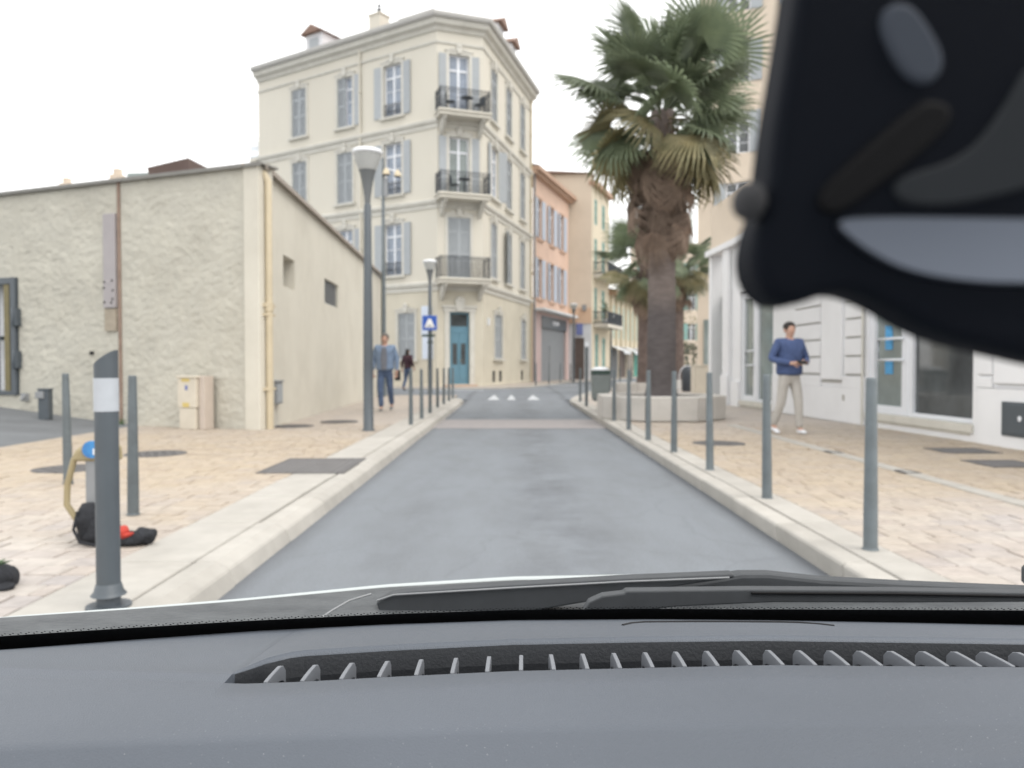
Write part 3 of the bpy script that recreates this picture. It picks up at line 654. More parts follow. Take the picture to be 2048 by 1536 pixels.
ff.put('wall_tap', MB().box(2.68, 2.8, -.1, 0, .5, .64).tube([(2.78, -.1, .6), (2.78, -.16, .52)], .03, 6).mesh('wall_tap', M_grey))
# side wall
hs_ = [(1.40, 2.25, 2.56, 3.12), (5.05, 6.75, 2.56, 3.12)]
fs.put('side_wall', wall_mesh('side_wall', fs.L, -.1, 4.33, hs_, M_smooth, depth=.35))
fs.put('dark_back', MB().box(1.40, 2.25, .33, .34, 2.56, 3.12).mesh('dark_back', M_darkrec))
b = MB()
for k in range(9): b.box(5.05, 6.75, .05, .09, 2.58+k*.06, 2.605+k*.06)
b.box(5.05, 6.75, .1, .12, 2.56, 3.12, 1)
fs.put('vent_grille', b.mesh('vent_grille', [M_grey, M_grey]))
fs.put('plinth_band', MB().box(.35, fs.L, -.012, .0, -.1, 1.72).mesh('plinth_band', M_smooth))
fs.put('roof_edge', MB().box(0, fs.L+.3, -.10, .3, 4.33, 4.36).box(0, fs.L+.3, -.10, -.085, 4.28, 4.33).mesh('roof_edge', mat('brown_flashing', (.33, .29, .25), .7)))
b = MB().tube([(.09, -.10, .05), (.09, -.10, 4.1), (.09, -.02, 4.25)], .055, 10)
for z in (.75, 1.95, 2.1): b.box(.02, .4, -.12, 0, z, z+.04)
b.lathe([(.07, 2.02), (.07, 2.16)], 10, (.09, -.10))
fs.put('downpipe', b.mesh('downpipe', M_pipe))
fs.put('white_strip', MB().box(.22, .34, -.03, 0, 0, 4.2).mesh('white_strip', M_smooth))
fs.put('rear_downpipe', MB().tube([(fs.L-.3, -.1, .05), (fs.L-.3, -.1, 4.2)], .06, 8).mesh('rear_downpipe', M_pipe))
fs.put('end_wall', MB().box(fs.L, fs.L+.05, .0, 8, -.1, 4.33).mesh('end_wall', M_smooth))
b = MB().prism([(-11.5+4, 15.3-12.3), (0.02-.1, .12), (-.62, 15.1), (-10, 15.1), (-10, 3)], 4.20, 4.30); obj('flat_roof', b.mesh('flat_roof', M_zinc), low)
b = MB().add([(0,0,0),(1.5,0,0),(1.5,1.4,0),(0,1.4,0),(-.25,-.2,1.02),(1.5,-.15,1.22),(1.5,1.4,1.22),(-.25,1.4,1.02)], [(0,1,5,4),(1,2,6,5),(2,3,7,6),(3,0,4,7),(4,5,6,7)])
obj('roof_hatch', b.mesh('roof_hatch', mat('brown_hatch', (.11, .075, .065), .7, var=.2, vscale=3)), low, (-3.45, 4.0, 4.3), R(-6)).scale = (.5, 1, .95)
obj('roof_light', MB().box(-.1, .9, 0, .8, 0, 1.05).mesh('roof_light', M_glassg), low, (-4.2, 4.3, 4.3), R(-6)).scale = (.6, 1, .93)
# gate in the front wall
gt = thing('barred_gate', 'dark barred metal gate with olive strip in rough plaster wall', 'gate', ff.base + low.location, ff.a)
gt.location.z = 0
ff.put('gate_recess', MB().box(-.5, 2.55, .3, .34, .6, 2.78).mesh('gate_recess', M_whiteb))
b = MB(); b.box(2.40, 2.53, -.08, .06, .6, 2.78); b.box(-.4, 2.40, -.07, .05, 2.66, 2.78); b.box(-.4, 2.40, -.06, .04, .6, .68); b.box(-.4, 2.1, -.06, .04, 1.62, 1.70)
obj('frame', b.mesh('frame', M_postd, .006), gt)
obj('strip', MB().box(2.20, 2.34, -.05, .02, .68, 2.66).mesh('strip', M_gold), gt)
for k in range(12): obj('bar', cached('gbar', lambda: MB().tube([(0, 0, .66), (0, 0, 2.68)], .022, 8).mesh('bar', M_postd)), gt, (2.0 - .2*k, -.02, 0))
for z in (1.1, 1.88): obj('hinge', cached('hinge', lambda: MB().box(2.53, 2.62, -.12, 0, 0, .32).tube([(2.54, -.12, -.02), (2.54, -.12, .34)], .03, 8).mesh('hinge', M_postd, .006)), gt, (0, 0, z))
# cream utility box against the wall
UBS = .9
ub = thing('utility_box', 'cream utility cabinet with yellow stickers standing against the rough plaster wall', 'utility box', (0, 0, 0), ff.a)
v = Vector((*fa, 0)) + Matrix.Rotation(ff.a, 3, 'Z') @ Vector((6.66, -.36, 0)); ub.location = (v.x, v.y, .12); ub.scale = (UBS, UBS, .96)
obj('lower_cabinet', MB().box(.03, .40, .0, .28, 0, .36).mesh('lower_cabinet', M_creambox, .01), ub); obj('upper_cabinet', MB().box(0, .42, -.01, .3, .365, .86).box(-.02, .44, -.03, .31, .86, .9).mesh('upper_cabinet', M_creambox, .01), ub)
obj('side_post', MB().box(.425, .55, .06, .3, 0, .9).mesh('side_post', mat('pinkish_box', (.52, .45, .39), .8, var=.1, vscale=5), .008), ub)
obj('warning_sticker', MB().box(.1, .28, -.014, -.009, .80, .855).mesh('warning_sticker', M_yellowst), ub); obj('warning_sticker', MB().box(.12, .27, -.014, -.009, .375, .45).mesh('warning_sticker', M_yellowst), ub); obj('round_label', MB().box(.18, .24, -.014, -.009, .66, .74).mesh('round_label', M_bluesign), ub)
mb = thing('meter_box', 'narrow grey meter box fixed low on the smooth side wall', 'meter box', (0, 0, 0), fs.a)
v = Vector((*fb, 0)) + Matrix.Rotation(fs.a, 3, 'Z') @ Vector((.5, -.1, 0)); mb.location = (v.x, v.y, .50)
obj('case', MB().box(0, .42, 0, .1, 0, .37).box(-.02, .44, -.02, .1, .37, .4).mesh('case', M_grey, .008), mb); obj('cover', MB().box(.04, .38, -.008, 0, .03, .34).mesh('cover', M_shut, .004), mb)
# black intercom post before the wall
ip = thing('intercom_post', 'short black access post before the plaster wall near the gate', 'access post', (-7.95, 13.1, .23))
obj('post', MB().box(-.09, .09, -.07, .07, 0, .50).mesh('post', M_postd, .01), ip); obj('reader', MB().box(-.12, .02, -.1, -.06, .36, .48).mesh('reader', M_grey, .008), ip); obj('cap', MB().box(-.1, .1, -.08, .08, .5, .53).mesh('cap', M_postd, .006), ip)
wd = MB()
for k in range(26):
    a = rnd.uniform(0, 6.28); L = rnd.uniform(.08, .2); x, y = rnd.uniform(-.1, .1), rnd.uniform(-.05, .05)
    wd.add([(x, y, 0), (x+.012, y, 0), (x+math.cos(a)*L*.6, y+math.sin(a)*L*.4, L)], [(0, 1, 2)])
tag(obj('wall_weed', wd.mesh('wall_weed', M_leafg), None, (-6.78, 13.25, .12)), 'small green weed at the foot of the plaster wall joint', 'weed')

# ------------------------------------------------------------------ white shop building on the right
wb = thing('white_shop_building', 'white building with grooved panels and glazed shop doors along the right pavement', 'building', (5.68, 20.9, 0))
fw = facade(wb, (5.68, 20.9), (6.45, 5.0))
HW = [(-.9, .28, .13, 3.2), (1.50, 3.62, .16, 3.0), (7.78, 10.58, .28, 3.0)]
b = wall_mesh('wall', fw.L, -.1, 4.2, HW[1:], [M_whiteb], depth=.25, x0=.3); fw.put('wall', b)
fw.put('upper_wall', MB().box(-.95, fw.L, .0, .3, 4.35, 5.6).mesh('upper_wall', M_beige)); fw.put('cornice', MB().box(-.95, fw.L, -.18, .3, 4.2, 4.35).mesh('cornice', M_whiteb))
fw.put('end_wall', MB().box(.3, .36, .26, 9, -.1, 4.19).box(-.95, -.9, .31, 9, 4.19, 5.6).mesh('end_wall', M_whiteb)); 
fw.put('pilaster', MB().box(.36, .85, -.10, 0, -.1, 4.2).box(.34, .87, -.14, -.1, -.1, .9).mesh('pilaster', M_whiteb, .008)); fw.put('pilaster', MB().box(-.95, -.72, -.06, .25, -.1, 4.2).mesh('pilaster', M_whiteb, .008))
ed = fw.put('entrance_door', MB().box(-.72, .22, .25, .31, .12, 3.1).mesh('entrance_door', M_glassg)); obj('door_edge', MB().box(.22, .32, .16, .33, .12, 3.1).mesh('door_edge', M_bindk), ed); obj('door_plate', MB().box(-.35, .0, .235, .25, 1.4, 1.9).mesh('door_plate', M_grey), ed)
# recessed grooves in front of the wall are real steps: raised panels
def panel(s0, s1, z0, z1, d=.035): return MB().box(s0, s1, -d, -.001, z0, z1)
b = MB(); b.box(.86, 1.46, -.05, -.002, -.1, .75); fw.put('plinth', b.mesh('plinth', M_whiteb, .006))
pz = [.13, .98, 1.31, 1.64, 1.97, 2.3, 2.63, 2.96, 3.29]
for s0, s1 in ((4.85, 6.05), (7.05, 7.70)):
    for za, zb in zip(pz[1:], pz[2:]): fw.put('panel', cached(('pn', s0), lambda: MB().box(0, s1-s0, -.04, -.001, 0, .295).mesh('panel', M_whiteb, .008)), s0, 0, za+.02)
b = MB(); b.box(3.66, 7.74, -.035, -.001, .12, .75); b.box(3.66, 6.05, -.035, -.001, .75, .955); b.box(6.95, 7.74, -.035, -.001, .75, .955); b.box(6.12, 6.95, -.05, -.001, .89, 3.3)
fw.put('panel', b.mesh('panel', M_whiteb, .008))
fw.put('groove_line', MB().box(6.08, 6.99, -.02, 0, .84, .87).mesh('groove_line', M_groove))
for z in pz[1:]:
    for s0, s1 in ((4.85, 6.05), (7.05, 7.70)): fw.put('groove_line', cached(('gl', s0), lambda: MB().box(s0, s1, -.016, 0, -.008, .012).mesh('groove_line', M_groove)), 0, 0, z)
b = MB(); b.box(10.72, 14.5, -.035, -.001, -.1, .86); b.box(10.72, 11.0, -.035, -.001, .86, 1.0); b.box(11.05, 11.75, -.05, -.001, .92, 1.6); b.box(11.8, 14.5, -.035, -.001, .86, 3.3); b.box(10.72, 11.0, -.035, -.001, 1.03, 3.3)
fw.put('panel', b.mesh('panel', M_whiteb, .008))
fw.put('electric_box', MB().box(11.22, 11.95, -.055, -.03, .27, .70).box(11.27, 11.9, -.062, -.05, .3, .67).mesh('electric_box', M_postd, .006)); fw.put('box_badge', MB().ball((11.56, -.064, .5), .035, .004, .035).mesh('box_badge', M_white))
fw.put('wall_socket', MB().box(7.0, 7.06, -.05, 0, .52, .62).mesh('wall_socket', M_groove)); fw.put('small_pipe', MB().tube([(7.72, -.05, .1), (7.72, -.05, 4)], .022, 6).mesh('small_pipe', M_trim))
def shopfront(s0, sd, s1, z0, z1, dark, hside):
    """door from s0 to sd, window from sd to s1"""
    fo = fw.put('shop_door', MB().box(s0, s0+.16, .05, .17, z0, z1).box(sd-.17, sd, .05, .17, z0, z1).box(s0+.16, sd-.17, .05, .17, z0, z0+.13).box(s0+.16, sd-.17, .05, .17, z1-.14, z1).mesh('shop_door', M_white, .008))
    obj('pane', MB().box(s0+.16, sd-.17, .10, .12, z0+.13, z1-.14).mesh('pane', M_glassg), fo)
    hx = s0+.42 if hside else sd-.5
    obj('handle', MB().tube([(sd-.12, .04, z0+.88), (sd-.12, -.03, z0+.88), (hx, -.03, z0+.88), (hx, -.03, z0+1.22), (sd-.12, -.03, z0+1.22), (sd-.12, .04, z0+1.22)], .022, 8).mesh('handle', M_white), fo)
    obj('poster', MB().box(s0+.42, s0+.62, .085, .099, z0+1.05, z0+1.45).box(s0+.42, s0+.64, .085, .099, z0+.65, z0+.9).mesh('poster', mat('blue_poster', (.08, .38, .72), .4, var=.3, vscale=14) if dark else M_glassg), fo)
    win = fw.put('shop_window', MB().box(sd, sd+.12, .06, .16, z0, z1).box(s1-.05, s1, .06, .16, z0, z1).box(sd+.12, s1-.05, .06, .16, z0, z0+.06).box(sd+.12, s1-.05, .06, .16, z1-.08, z1).mesh('shop_window', M_white, .006))
    obj('pane', MB().box(sd+.12, s1-.05, .11, .13, z0+.06, z1-.08).mesh('pane', M_glass if dark else M_glassg), win)
    obj('sill', MB().box(s0, s1+.03, -.04, .18, z0-.12, z0-.003).box(s0+.05, s1-.05, -.015, .1, z0-.06-.1, z0-.12).mesh('sill', M_trim, .006), win)
shopfront(1.50, 2.45, 3.62, .28, 2.95, False, False); shopfront(7.78, 8.93, 10.58, .36, 2.95, True, True)
for a in range(0): pass

# ------------------------------------------------------------------ street beyond: pink, beige, cream, yellow, right hand tall building
pk = thing('pink_building', 'pink three storey building with pale blue shutters over a closed grey shopfront', 'building', (1.24, 46.0, 0))
fp = facade(pk, (1.24, 46.0), (3.98, 54.2))
PW = [(1.0, 8.95, .9, 2.35), (3.75, 8.95, .9, 2.35), (6.3, 8.95, .9, 2.35), (1.0, 5.3, .9, 2.4), (3.75, 5.3, .9, 2.4), (6.3, 5.3, .9, 2.4)]
fp.put('wall', wall_mesh('wall', fp.L, 4.4, 12.7, holes(PW), [M_pink])); 
for w in PW:
    o = fp.win(*w, left='open', right='open', shm=M_shutblue, surround=False, pane=M_brown, shw=.62)
    obj('surround', cached('pks', lambda: MB().box(-.12, 0, -.03, 0, -.1, w[3]).box(.9, 1.02, -.03, 0, -.1, w[3]).box(-.12, 1.02, -.03, 0, w[3], w[3]+.12).box(-.16, 1.06, -.1, 0, -.2, -.1).mesh('surround', M_ochretrim)), o, (0, -.13, 0))
b = MB().box(-.3, fp.L+.3, -.5, .2, 12.7, 12.95).box(-.3, fp.L+.3, -.3, .2, 12.5, 12.7); fp.put('cornice', b.mesh('cornice', M_ochretrim))
fp.put('roof', MB().add([(-.3, -.5, 12.96), (fp.L+.3, -.5, 12.96), (fp.L, 5, 14.4), (-.3, 5, 14.4)], [(0, 1, 2, 3)]).mesh('roof', M_tile))
b = MB().box(0, 1.75, -.02, .3, -.1, 4.4).box(7.85, fp.L, -.02, .3, -.1, 4.4).box(1.75, 7.85, -.02, .3, 4.25, 4.4); fp.put('pilaster', b.mesh('pilaster', M_pinkpale))
b = MB().box(1.75, 7.85, .12, .2, 0, 3.5)
for k in range(40): b.box(1.75, 7.85, .10, .13, .1+k*.085, .16+k*.085)
fp.put('roller_shutter', b.mesh('roller_shutter', M_roller)); fp.put('shop_sign', MB().box(1.75, 7.85, -.06, .1, 3.5, 4.25).mesh('shop_sign', M_postd, .01))
b = MB()
for k in range(5): b.box(4.3+k*.32, 4.3+k*.32+.2, -.075, -.06, 3.78, 4.02)
fp.put('sign_lettering', b.mesh('sign_lettering', M_white)); fp.put('shutter_strip', MB().box(3.9, 4.3, .06, .1, 0, 2.4).mesh('shutter_strip', M_grey))  # grey upright strip just in front of the roller shutter
fp.put('canopy', MB().box(.1, fp.L, -.7, 0, 4.45, 4.6).mesh('canopy', M_awn, .02)); fp.put('downpipe', MB().tube([(.06, -.1, .2), (.06, -.1, 12.5)], .06, 6).mesh('downpipe', M_grey))
fp.put('north_wall', MB().box(-.06, -.01, .1, 8, 0, 12.6).mesh('north_wall', M_pink))
bg_ = thing('beige_building', 'tall blank beige pink gable behind the pink building, orange above a brown shopfront', 'building', (1.5, 54.6, 0))
fg = facade(bg_, (1.5, 54.6), (5.6, 54.2))
fg.put('wall', MB().box(0, fg.L, 0, 6, 5.2, 14.6).mesh('wall', M_beige)); fg.put('roof', MB().add([(-.2, -.2, 14.9), (fg.L+.1, -.2, 14.6), (fg.L+.1, 6, 14.6), (-.2, 6, 15.2), (-.2, -.2, 14.6)], [(0, 1, 2, 3), (0, 4, 1)]).mesh('roof', M_tile))
fg.put('lower_wall', MB().box(2.5, fg.L, -.12, 6, 4.1, 5.2).mesh('lower_wall', M_orange)); fg.put('shop_wall', MB().box(2.4, fg.L, -.05, 6, 0, 4.1).mesh('shop_wall', M_awn))
fg.put('blue_sign', MB().box(3.05, 3.5, -.2, -.06, 3.3, 4.1).mesh('blue_sign', M_bluesign, .01)); fg.put('shopfront', MB().box(2.8, 3.6, -.1, -.04, .12, 3.1).mesh('shopfront', M_brown)); fg.put('air_vent', MB().box(3.45, 3.75, -.3, -.13, 5.0, 5.4).mesh('air_vent', M_grey))
cr = thing('cream_building', 'cream building with teal shutters and dark iron balconies beyond the beige gable', 'building', (5.6, 54.2, 0))
fk = facade(cr, (5.6, 54.2), (7.45, 59.23))
CW = [(.75, 8.0, .75, 2.2), (3.0, 8.0, .9, 2.3), (.75, 4.5, .75, 2.2), (3.0, 4.4, .9, 2.3), (.75, 11.2, .75, 1.8), (3.0, 11.2, .9, 1.8), (1.0, .8, .9, 2.6), (3.2, .2, .9, 3.0)]
fk.put('wall', wall_mesh('wall', fk.L, -.1, 14, holes(CW), [M_yellow])); 
for w in CW: fk.win(*w, left='closed', right='closed', shm=M_shutteal, surround=False)
fk.put('cornice', MB().box(-.1, fk.L+.1, -.35, .2, 13.8, 14.1).mesh('cornice', M_ochretrim))
for z in (4.1, 7.6):
    sl = fk.put('balcony', MB().box(.4, 5.2, -1.1, 0, z-.25, z).mesh('balcony', M_slab, .02)); b = MB()
    for k in range(40): b.tube([(.42+4.76*k/39, -1.06, z), (.42+4.76*k/39, -1.06, z+.85)], .025, 4)
    for k in range(9): b.tube([(.42, -1.06+.12*k, z), (.42, -1.06+.12*k, z+.85)], .025, 4)
    for zz in (z+.08, z+.85): b.tube([(.42, 0, zz), (.42, -1.06, zz), (5.18, -1.06, zz)], .04, 5)
    obj('railing', b.mesh('railing', M_iron), sl)
yl = thing('yellow_building', 'low yellow building with tall pilasters and shops further along the street', 'building', (7.45, 59.23, 0))
fy = facade(yl, (7.45, 59.23), (13.0, 74.3))
fy.put('wall', MB().box(0, fy.L, 0, 8, -.1, 6.6).mesh('wall', M_yellow)); fy.put('eaves', MB().box(-.1, fy.L+.1, -.6, .2, 6.6, 6.95).mesh('eaves', M_ochretrim)); fy.put('roof', MB().add([(-.1, -.6, 6.96), (fy.L, -.6, 6.96), (fy.L, 8, 9), (-.1, 8, 9)], [(0, 1, 2, 3)]).mesh('roof', M_tile))
for k in range(9): fy.put('pilaster', cached('ypil', lambda: MB().box(0, .4, -.18, -.002, 2.7, 6.6).mesh('pilaster', M_yellow)), .3+k*1.85)
for k in range(8):
    w = fy.put('window', cached('ywin', lambda: MB().box(0, .75, -.04, -.002, 3.3, 5.9).mesh('window', M_shutteal)), 1.0+k*1.85)
for k, m in enumerate((M_postd, M_brown, M_glass, M_teal, M_brown)): fy.put('shopfront', MB().box(0, 2.5, -.06, -.002, .1, 2.4).mesh('shopfront', m), .4+k*3.1)
for k in range(3): fy.put('awning', MB().add([(0, 0, 2.7), (2.6, 0, 2.7), (2.6, -1.1, 2.25), (0, -1.1, 2.25), (2.6, -1.1, 2.05), (0, -1.1, 2.05)], [(0, 1, 2, 3), (3, 2, 4, 5)]).mesh('awning', M_awn), .5+k*4.2)
fe = thing('far_street_block', 'pale far building closing the view down the street behind the palms', 'building', (14, 92, 0))
hb = [(x, x+1.0, z, z+1.9) for x in (1.2, 4, 6.8, 9.6, 12.4, 15.2, 18) for z in (4, 7.4, 10.8)]
fe_ = facade(fe, (13.2, 86), (34, 90)); fe_.put('wall', wall_mesh('wall', fe_.L, -.1, 15, hb, [M_beige]))
for a, b2, z0, z1 in hb: fe_.win(a, z0, 1.0, 1.9, left='open', right='open', shm=M_shutteal, surround=False, pane=M_glass)
tb = thing('tall_beige_building', 'tall beige building behind the square, half hidden by the dark mirror', 'building', (9.2, 38, 0))
ft = facade(tb, (9.15, 38), (30, 31)); th = [(x, x+1.1, z, z+2.0) for x in (1.3, 4.3, 7.3, 10.3, 13.3) for z in (4.6, 8, 11.4, 14.8, 18.2)]
ft.put('wall', wall_mesh('wall', ft.L, -.1, 23, th, [M_beige]))
for a, b2, z0, z1 in th: ft.win(a, z0, 1.1, 2.0, left='open', right='open', surround=False, pane=M_glass)
ft.put('side_wall', MB().box(-.02, 0, .01, 8, -.1, 23).mesh('side_wall', M_cream)); ft.put('cornice', MB().box(-.2, ft.L, -.4, .2, 23, 23.3).mesh('cornice', M_trim)); ft.put('shopfront', MB().box(.3, ft.L-1, -.05, -.002, .1, 3.4).mesh('shopfront', M_glassg))
# roofs that peep over the low building
for nm, lab, x, y, w, h, z in (('distant_house', 'distant tiled house roof peeping over the low flat roof at far left', -28.4, 50, 4.5, 12.4, 0), ('distant_house', 'small pale distant house top left of the chimney over the flat roof', -34.4, 55, 3.5, 13.0, 0)):
    t = thing(nm, lab, 'house', (x, y, z)); obj('wall', MB().box(-w/2, w/2, 0, 6, 0, h).mesh('wall', M_cream), t)
    obj('roof', MB().add([(-w/2-.3, -.3, h), (w/2+.3, -.3, h), (w/2+.3, 6.3, h), (-w/2-.3, 6.3, h), (-w/2, 3, h+.9), (w/2, 3, h+.9)], [(0, 1, 5, 4), (1, 2, 5), (2, 3, 4, 5), (3, 0, 4)]).mesh('roof', M_tile), t)
    obj('chimney', MB().box(w*.3, w*.3+.8, 2, 2.7, h, h+1.6).tube([(w*.3+.4, 2.35, h+1.6), (w*.3+.4, 2.35, h+2.0)], .3, 8).mesh('chimney', M_beige), t)

# ------------------------------------------------------------------ palms and planters
def frond_mesh(seed, n=34, R_=.86, pet=1.1, spread=122, droop=.28, curl=.16):
    r = random.Random(seed); b = MB()
    k = 6; pp = [(pet*i/k, 0, .10*math.sin(math.pi*i/k)) for i in range(k+1)]
    b.tube(pp, [.022-.009*i/k for i in range(k+1)], 4, caps=False)
    hub = Vector((pet, 0, 0)); v = [hub]; f = []
    def P(a, q, up):
        x, y = q*math.cos(a), q*math.sin(a)
        return hub + Vector((x, y, up - curl*(q/R_)**2*(.4 + .6*abs(math.sin(a))) ))
    ang = [R(-spread + 2*spread*i/n) for i in range(n+1)]
    r1 = [R_*(.42 + .06*r.random()) for _ in ang]
    for i in range(n):
        a0, a1 = ang[i], ang[i+1]; am = (a0+a1)/2; Lf = R_*(1.0 - .28*(abs(am)/R(spread))**2)*r.uniform(.9, 1.06); o = len(v)
        v += [P(a0, r1[i]*.98, 0), P(am, r1[i], .03), P(a1, r1[i+1]*.98, 0)]
        sw = r.uniform(-.03, .03); dr = droop*r.uniform(.3, 1.5)
        hw = (a1-a0)*.24
        v += [P(am-hw+sw*.4, Lf*.80, -dr*.10), P(am+hw+sw*.4, Lf*.80, -dr*.10), P(am+sw, Lf*.99, -dr*.42)]
        f += [(0, o, o+1), (0, o+1, o+2), (o, o+3, o+1), (o+1, o+4, o+2), (o+1, o+3, o+4), (o+3, o+5, o+4)]
    b.add(v, f, 0, False)
    return b
FM = {}
def frond_lib(m, tag_, **k):
    return [frond_mesh(s, pet=p, **k).mesh('frond', m) for s, p in enumerate((.5, .75, .95, 1.15))]
LG, LY, LD = frond_lib(M_frond, 'g'), frond_lib(M_frondy, 'y', droop=.5, curl=.35), frond_lib(M_dead, 'd', droop=.9, curl=.5, spread=80)
def palm(label, x, y, z0, zt, r0, r1, ng, nd, scale, seed, skirt, dark=None):
    r = random.Random(seed); t = thing('palm_tree', label, 'palm tree', (x, y, z0), 0, None)
    H_ = zt - z0; prof = [(r0*1.25, 0), (r0*1.1, .12), (r0, .3)]
    n = int(H_/.09)
    for i in range(1, n):
        q = i/n; prof.append((r0 + (r1-r0)*q + (.012 if i % 2 else 0) + r.uniform(-.006, .006), .3 + (H_-.3)*q))
    obj('trunk', MB().lathe(prof, 18).mesh('trunk', dark or M_trunk), t)
    top = H_
    for i in range(ng):
        q = (i+.5)/ng; yaw = i*2.39996 + r.uniform(-.3, .3); pitch = R(84 - 136*q**.9 + r.uniform(-16, 16)); sc = scale*r.uniform(.88, 1.1)*(1.04 if q < .6 else .96)
        lib = LY if (q > .6 and r.random() < .4) else LG
        o = obj('frond', lib[r.choice((0, 1, 1, 2, 2, 3, 3))], t, (r1*.5*math.cos(yaw), r1*.5*math.sin(yaw), top + .15 - .55*q))
        o.rotation_mode = 'XYZ'; o.rotation_euler = (r.uniform(-.9, .9), -pitch, yaw); o.scale = (sc, sc, sc)
    for i in range(nd):
        q = (i+.5)/nd; yaw = i*2.39996 + r.uniform(-.4, .4); sc = scale*r.uniform(.62, .9)
        o = obj('dead_frond', LD[r.randrange(4)], t, (r1*.9*math.cos(yaw), r1*.9*math.sin(yaw), top - .1 - skirt*q))
        o.rotation_euler = (r.uniform(-.5, .5), R(62 + r.uniform(0, 24)), yaw); o.scale = (sc*.95, sc*.6, sc*.95)
    return t
def trunk_mat():
    m = mat('palm_trunk_bark', (.20, .165, .15), .95, col2=(.14, .115, .105), vscale=5, detail=8, bump=.9, bscale=22, stretch=(1, 1, 3))
    N, L = m.node_tree.nodes, m.node_tree.links; b = N['Principled BSDF']; src = b.inputs['Base Color'].links[0].from_socket
    g = N.new('ShaderNodeNewGeometry'); sx = N.new('ShaderNodeSeparateXYZ'); L.new(g.outputs['Position'], sx.inputs[0])
    n = N.new('ShaderNodeTexNoise'); n.inputs['Scale'].default_value = 2; L.new(g.outputs['Position'], n.inputs[0])
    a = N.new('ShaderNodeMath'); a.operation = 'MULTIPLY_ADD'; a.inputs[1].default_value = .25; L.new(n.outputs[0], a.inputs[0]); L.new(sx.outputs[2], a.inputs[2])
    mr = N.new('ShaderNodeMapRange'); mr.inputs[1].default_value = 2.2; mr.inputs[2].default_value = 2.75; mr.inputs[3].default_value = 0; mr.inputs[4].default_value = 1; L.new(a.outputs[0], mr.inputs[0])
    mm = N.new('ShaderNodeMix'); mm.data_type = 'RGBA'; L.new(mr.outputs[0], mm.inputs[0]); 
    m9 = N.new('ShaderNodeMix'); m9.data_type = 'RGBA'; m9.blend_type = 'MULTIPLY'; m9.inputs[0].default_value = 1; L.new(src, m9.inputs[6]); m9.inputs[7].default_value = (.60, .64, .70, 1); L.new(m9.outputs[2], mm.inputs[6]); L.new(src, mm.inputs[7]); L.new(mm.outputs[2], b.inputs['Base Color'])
    return m
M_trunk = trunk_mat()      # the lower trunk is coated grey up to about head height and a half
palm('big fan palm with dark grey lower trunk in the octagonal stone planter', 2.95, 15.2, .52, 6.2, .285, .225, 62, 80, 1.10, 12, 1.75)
palm('second fan palm, smaller in view, just left of the big palm trunk', 4.75, 27.5, .5, 4.9, .27, .22, 46, 26, .92, 23, 1.0, mat('palm_trunk_brown', (.16, .12, .105), .95, var=.4, vscale=6, bump=.8, bscale=22))
palm('third fan palm seen just right of the big palm trunk', 7.1, 33.0, .5, 5.6, .27, .22, 40, 24, .95, 31, 1.2, bpy.data.materials['palm_trunk_brown'])
def planter(label, x, y, rad, h, n=8):
    t = thing('stone_planter', label, 'planter', (x, y, .125)); 
    for i in range(n):
        a0, a1 = 2*math.pi*(i+.5)/n + .004, 2*math.pi*(i+1.5)/n - .004; ri = rad-.34
        ps = [(rad*math.cos(a0), rad*math.sin(a0)), (rad*math.cos(a1), rad*math.sin(a1)), (ri*math.cos(a1), ri*math.sin(a1)), (ri*math.cos(a0), ri*math.sin(a0))]
        obj('stone_block', MB().prism(ps, 0, h).mesh('stone_block', M_planter, .02, 2), t)
    obj('soil', MB().lathe([(rad-.3, 0), (rad-.3, h-.06)], 16).mesh('soil', M_soil), t)
planter('pale octagonal stone planter round the big palm', 2.92, 15.2, 1.28, .45)
planter('pale stone planter round the second palm, beyond the litter bin', 4.75, 27.5, 1.1, .42)
planter('pale stone planter round the third palm across the square', 7.1, 33.0, 1.1, .42)

# bushes at the far end of the gap
def bush(label, x, y, z, rx, rz, seed, n=500, m=None):
    r = random.Random(seed); t = thing('green_bush', label, 'bush', (x, y, z)); b = MB()
    for _ in range(n):
        d = Vector((r.gauss(0, 1), r.gauss(0, 1), r.gauss(0, 1))).normalized()*r.uniform(.45, 1)**.5; p = Vector((d.x*rx, d.y*rx, rz + d.z*rz))
        a = r.uniform(0, 6.28); s = r.uniform(.08, .18); u = Vector((math.cos(a), math.sin(a), r.uniform(-.6, .6)))*s; w = Vector((-math.sin(a), math.cos(a), r.uniform(-.8, .8)))*s*.5
        b.add([p-u, p+w, p+u, p-w], [(0, 1, 2, 3)])
    obj('foliage', b.mesh('foliage', m or M_frond), t); obj('stem', MB().tube([(0, 0, 0), (0, 0, rz*.8)], .06, 6).mesh('stem', M_brown), t)
bush('dark green bush in the gap between palm and white building', 9.6, 41.5, .12, .9, 1.15, 4)
bush('pale green small tree far down the gap right of the palm', 16.5, 70, .12, 2.2, 3.2, 6, 700, M_frondy)

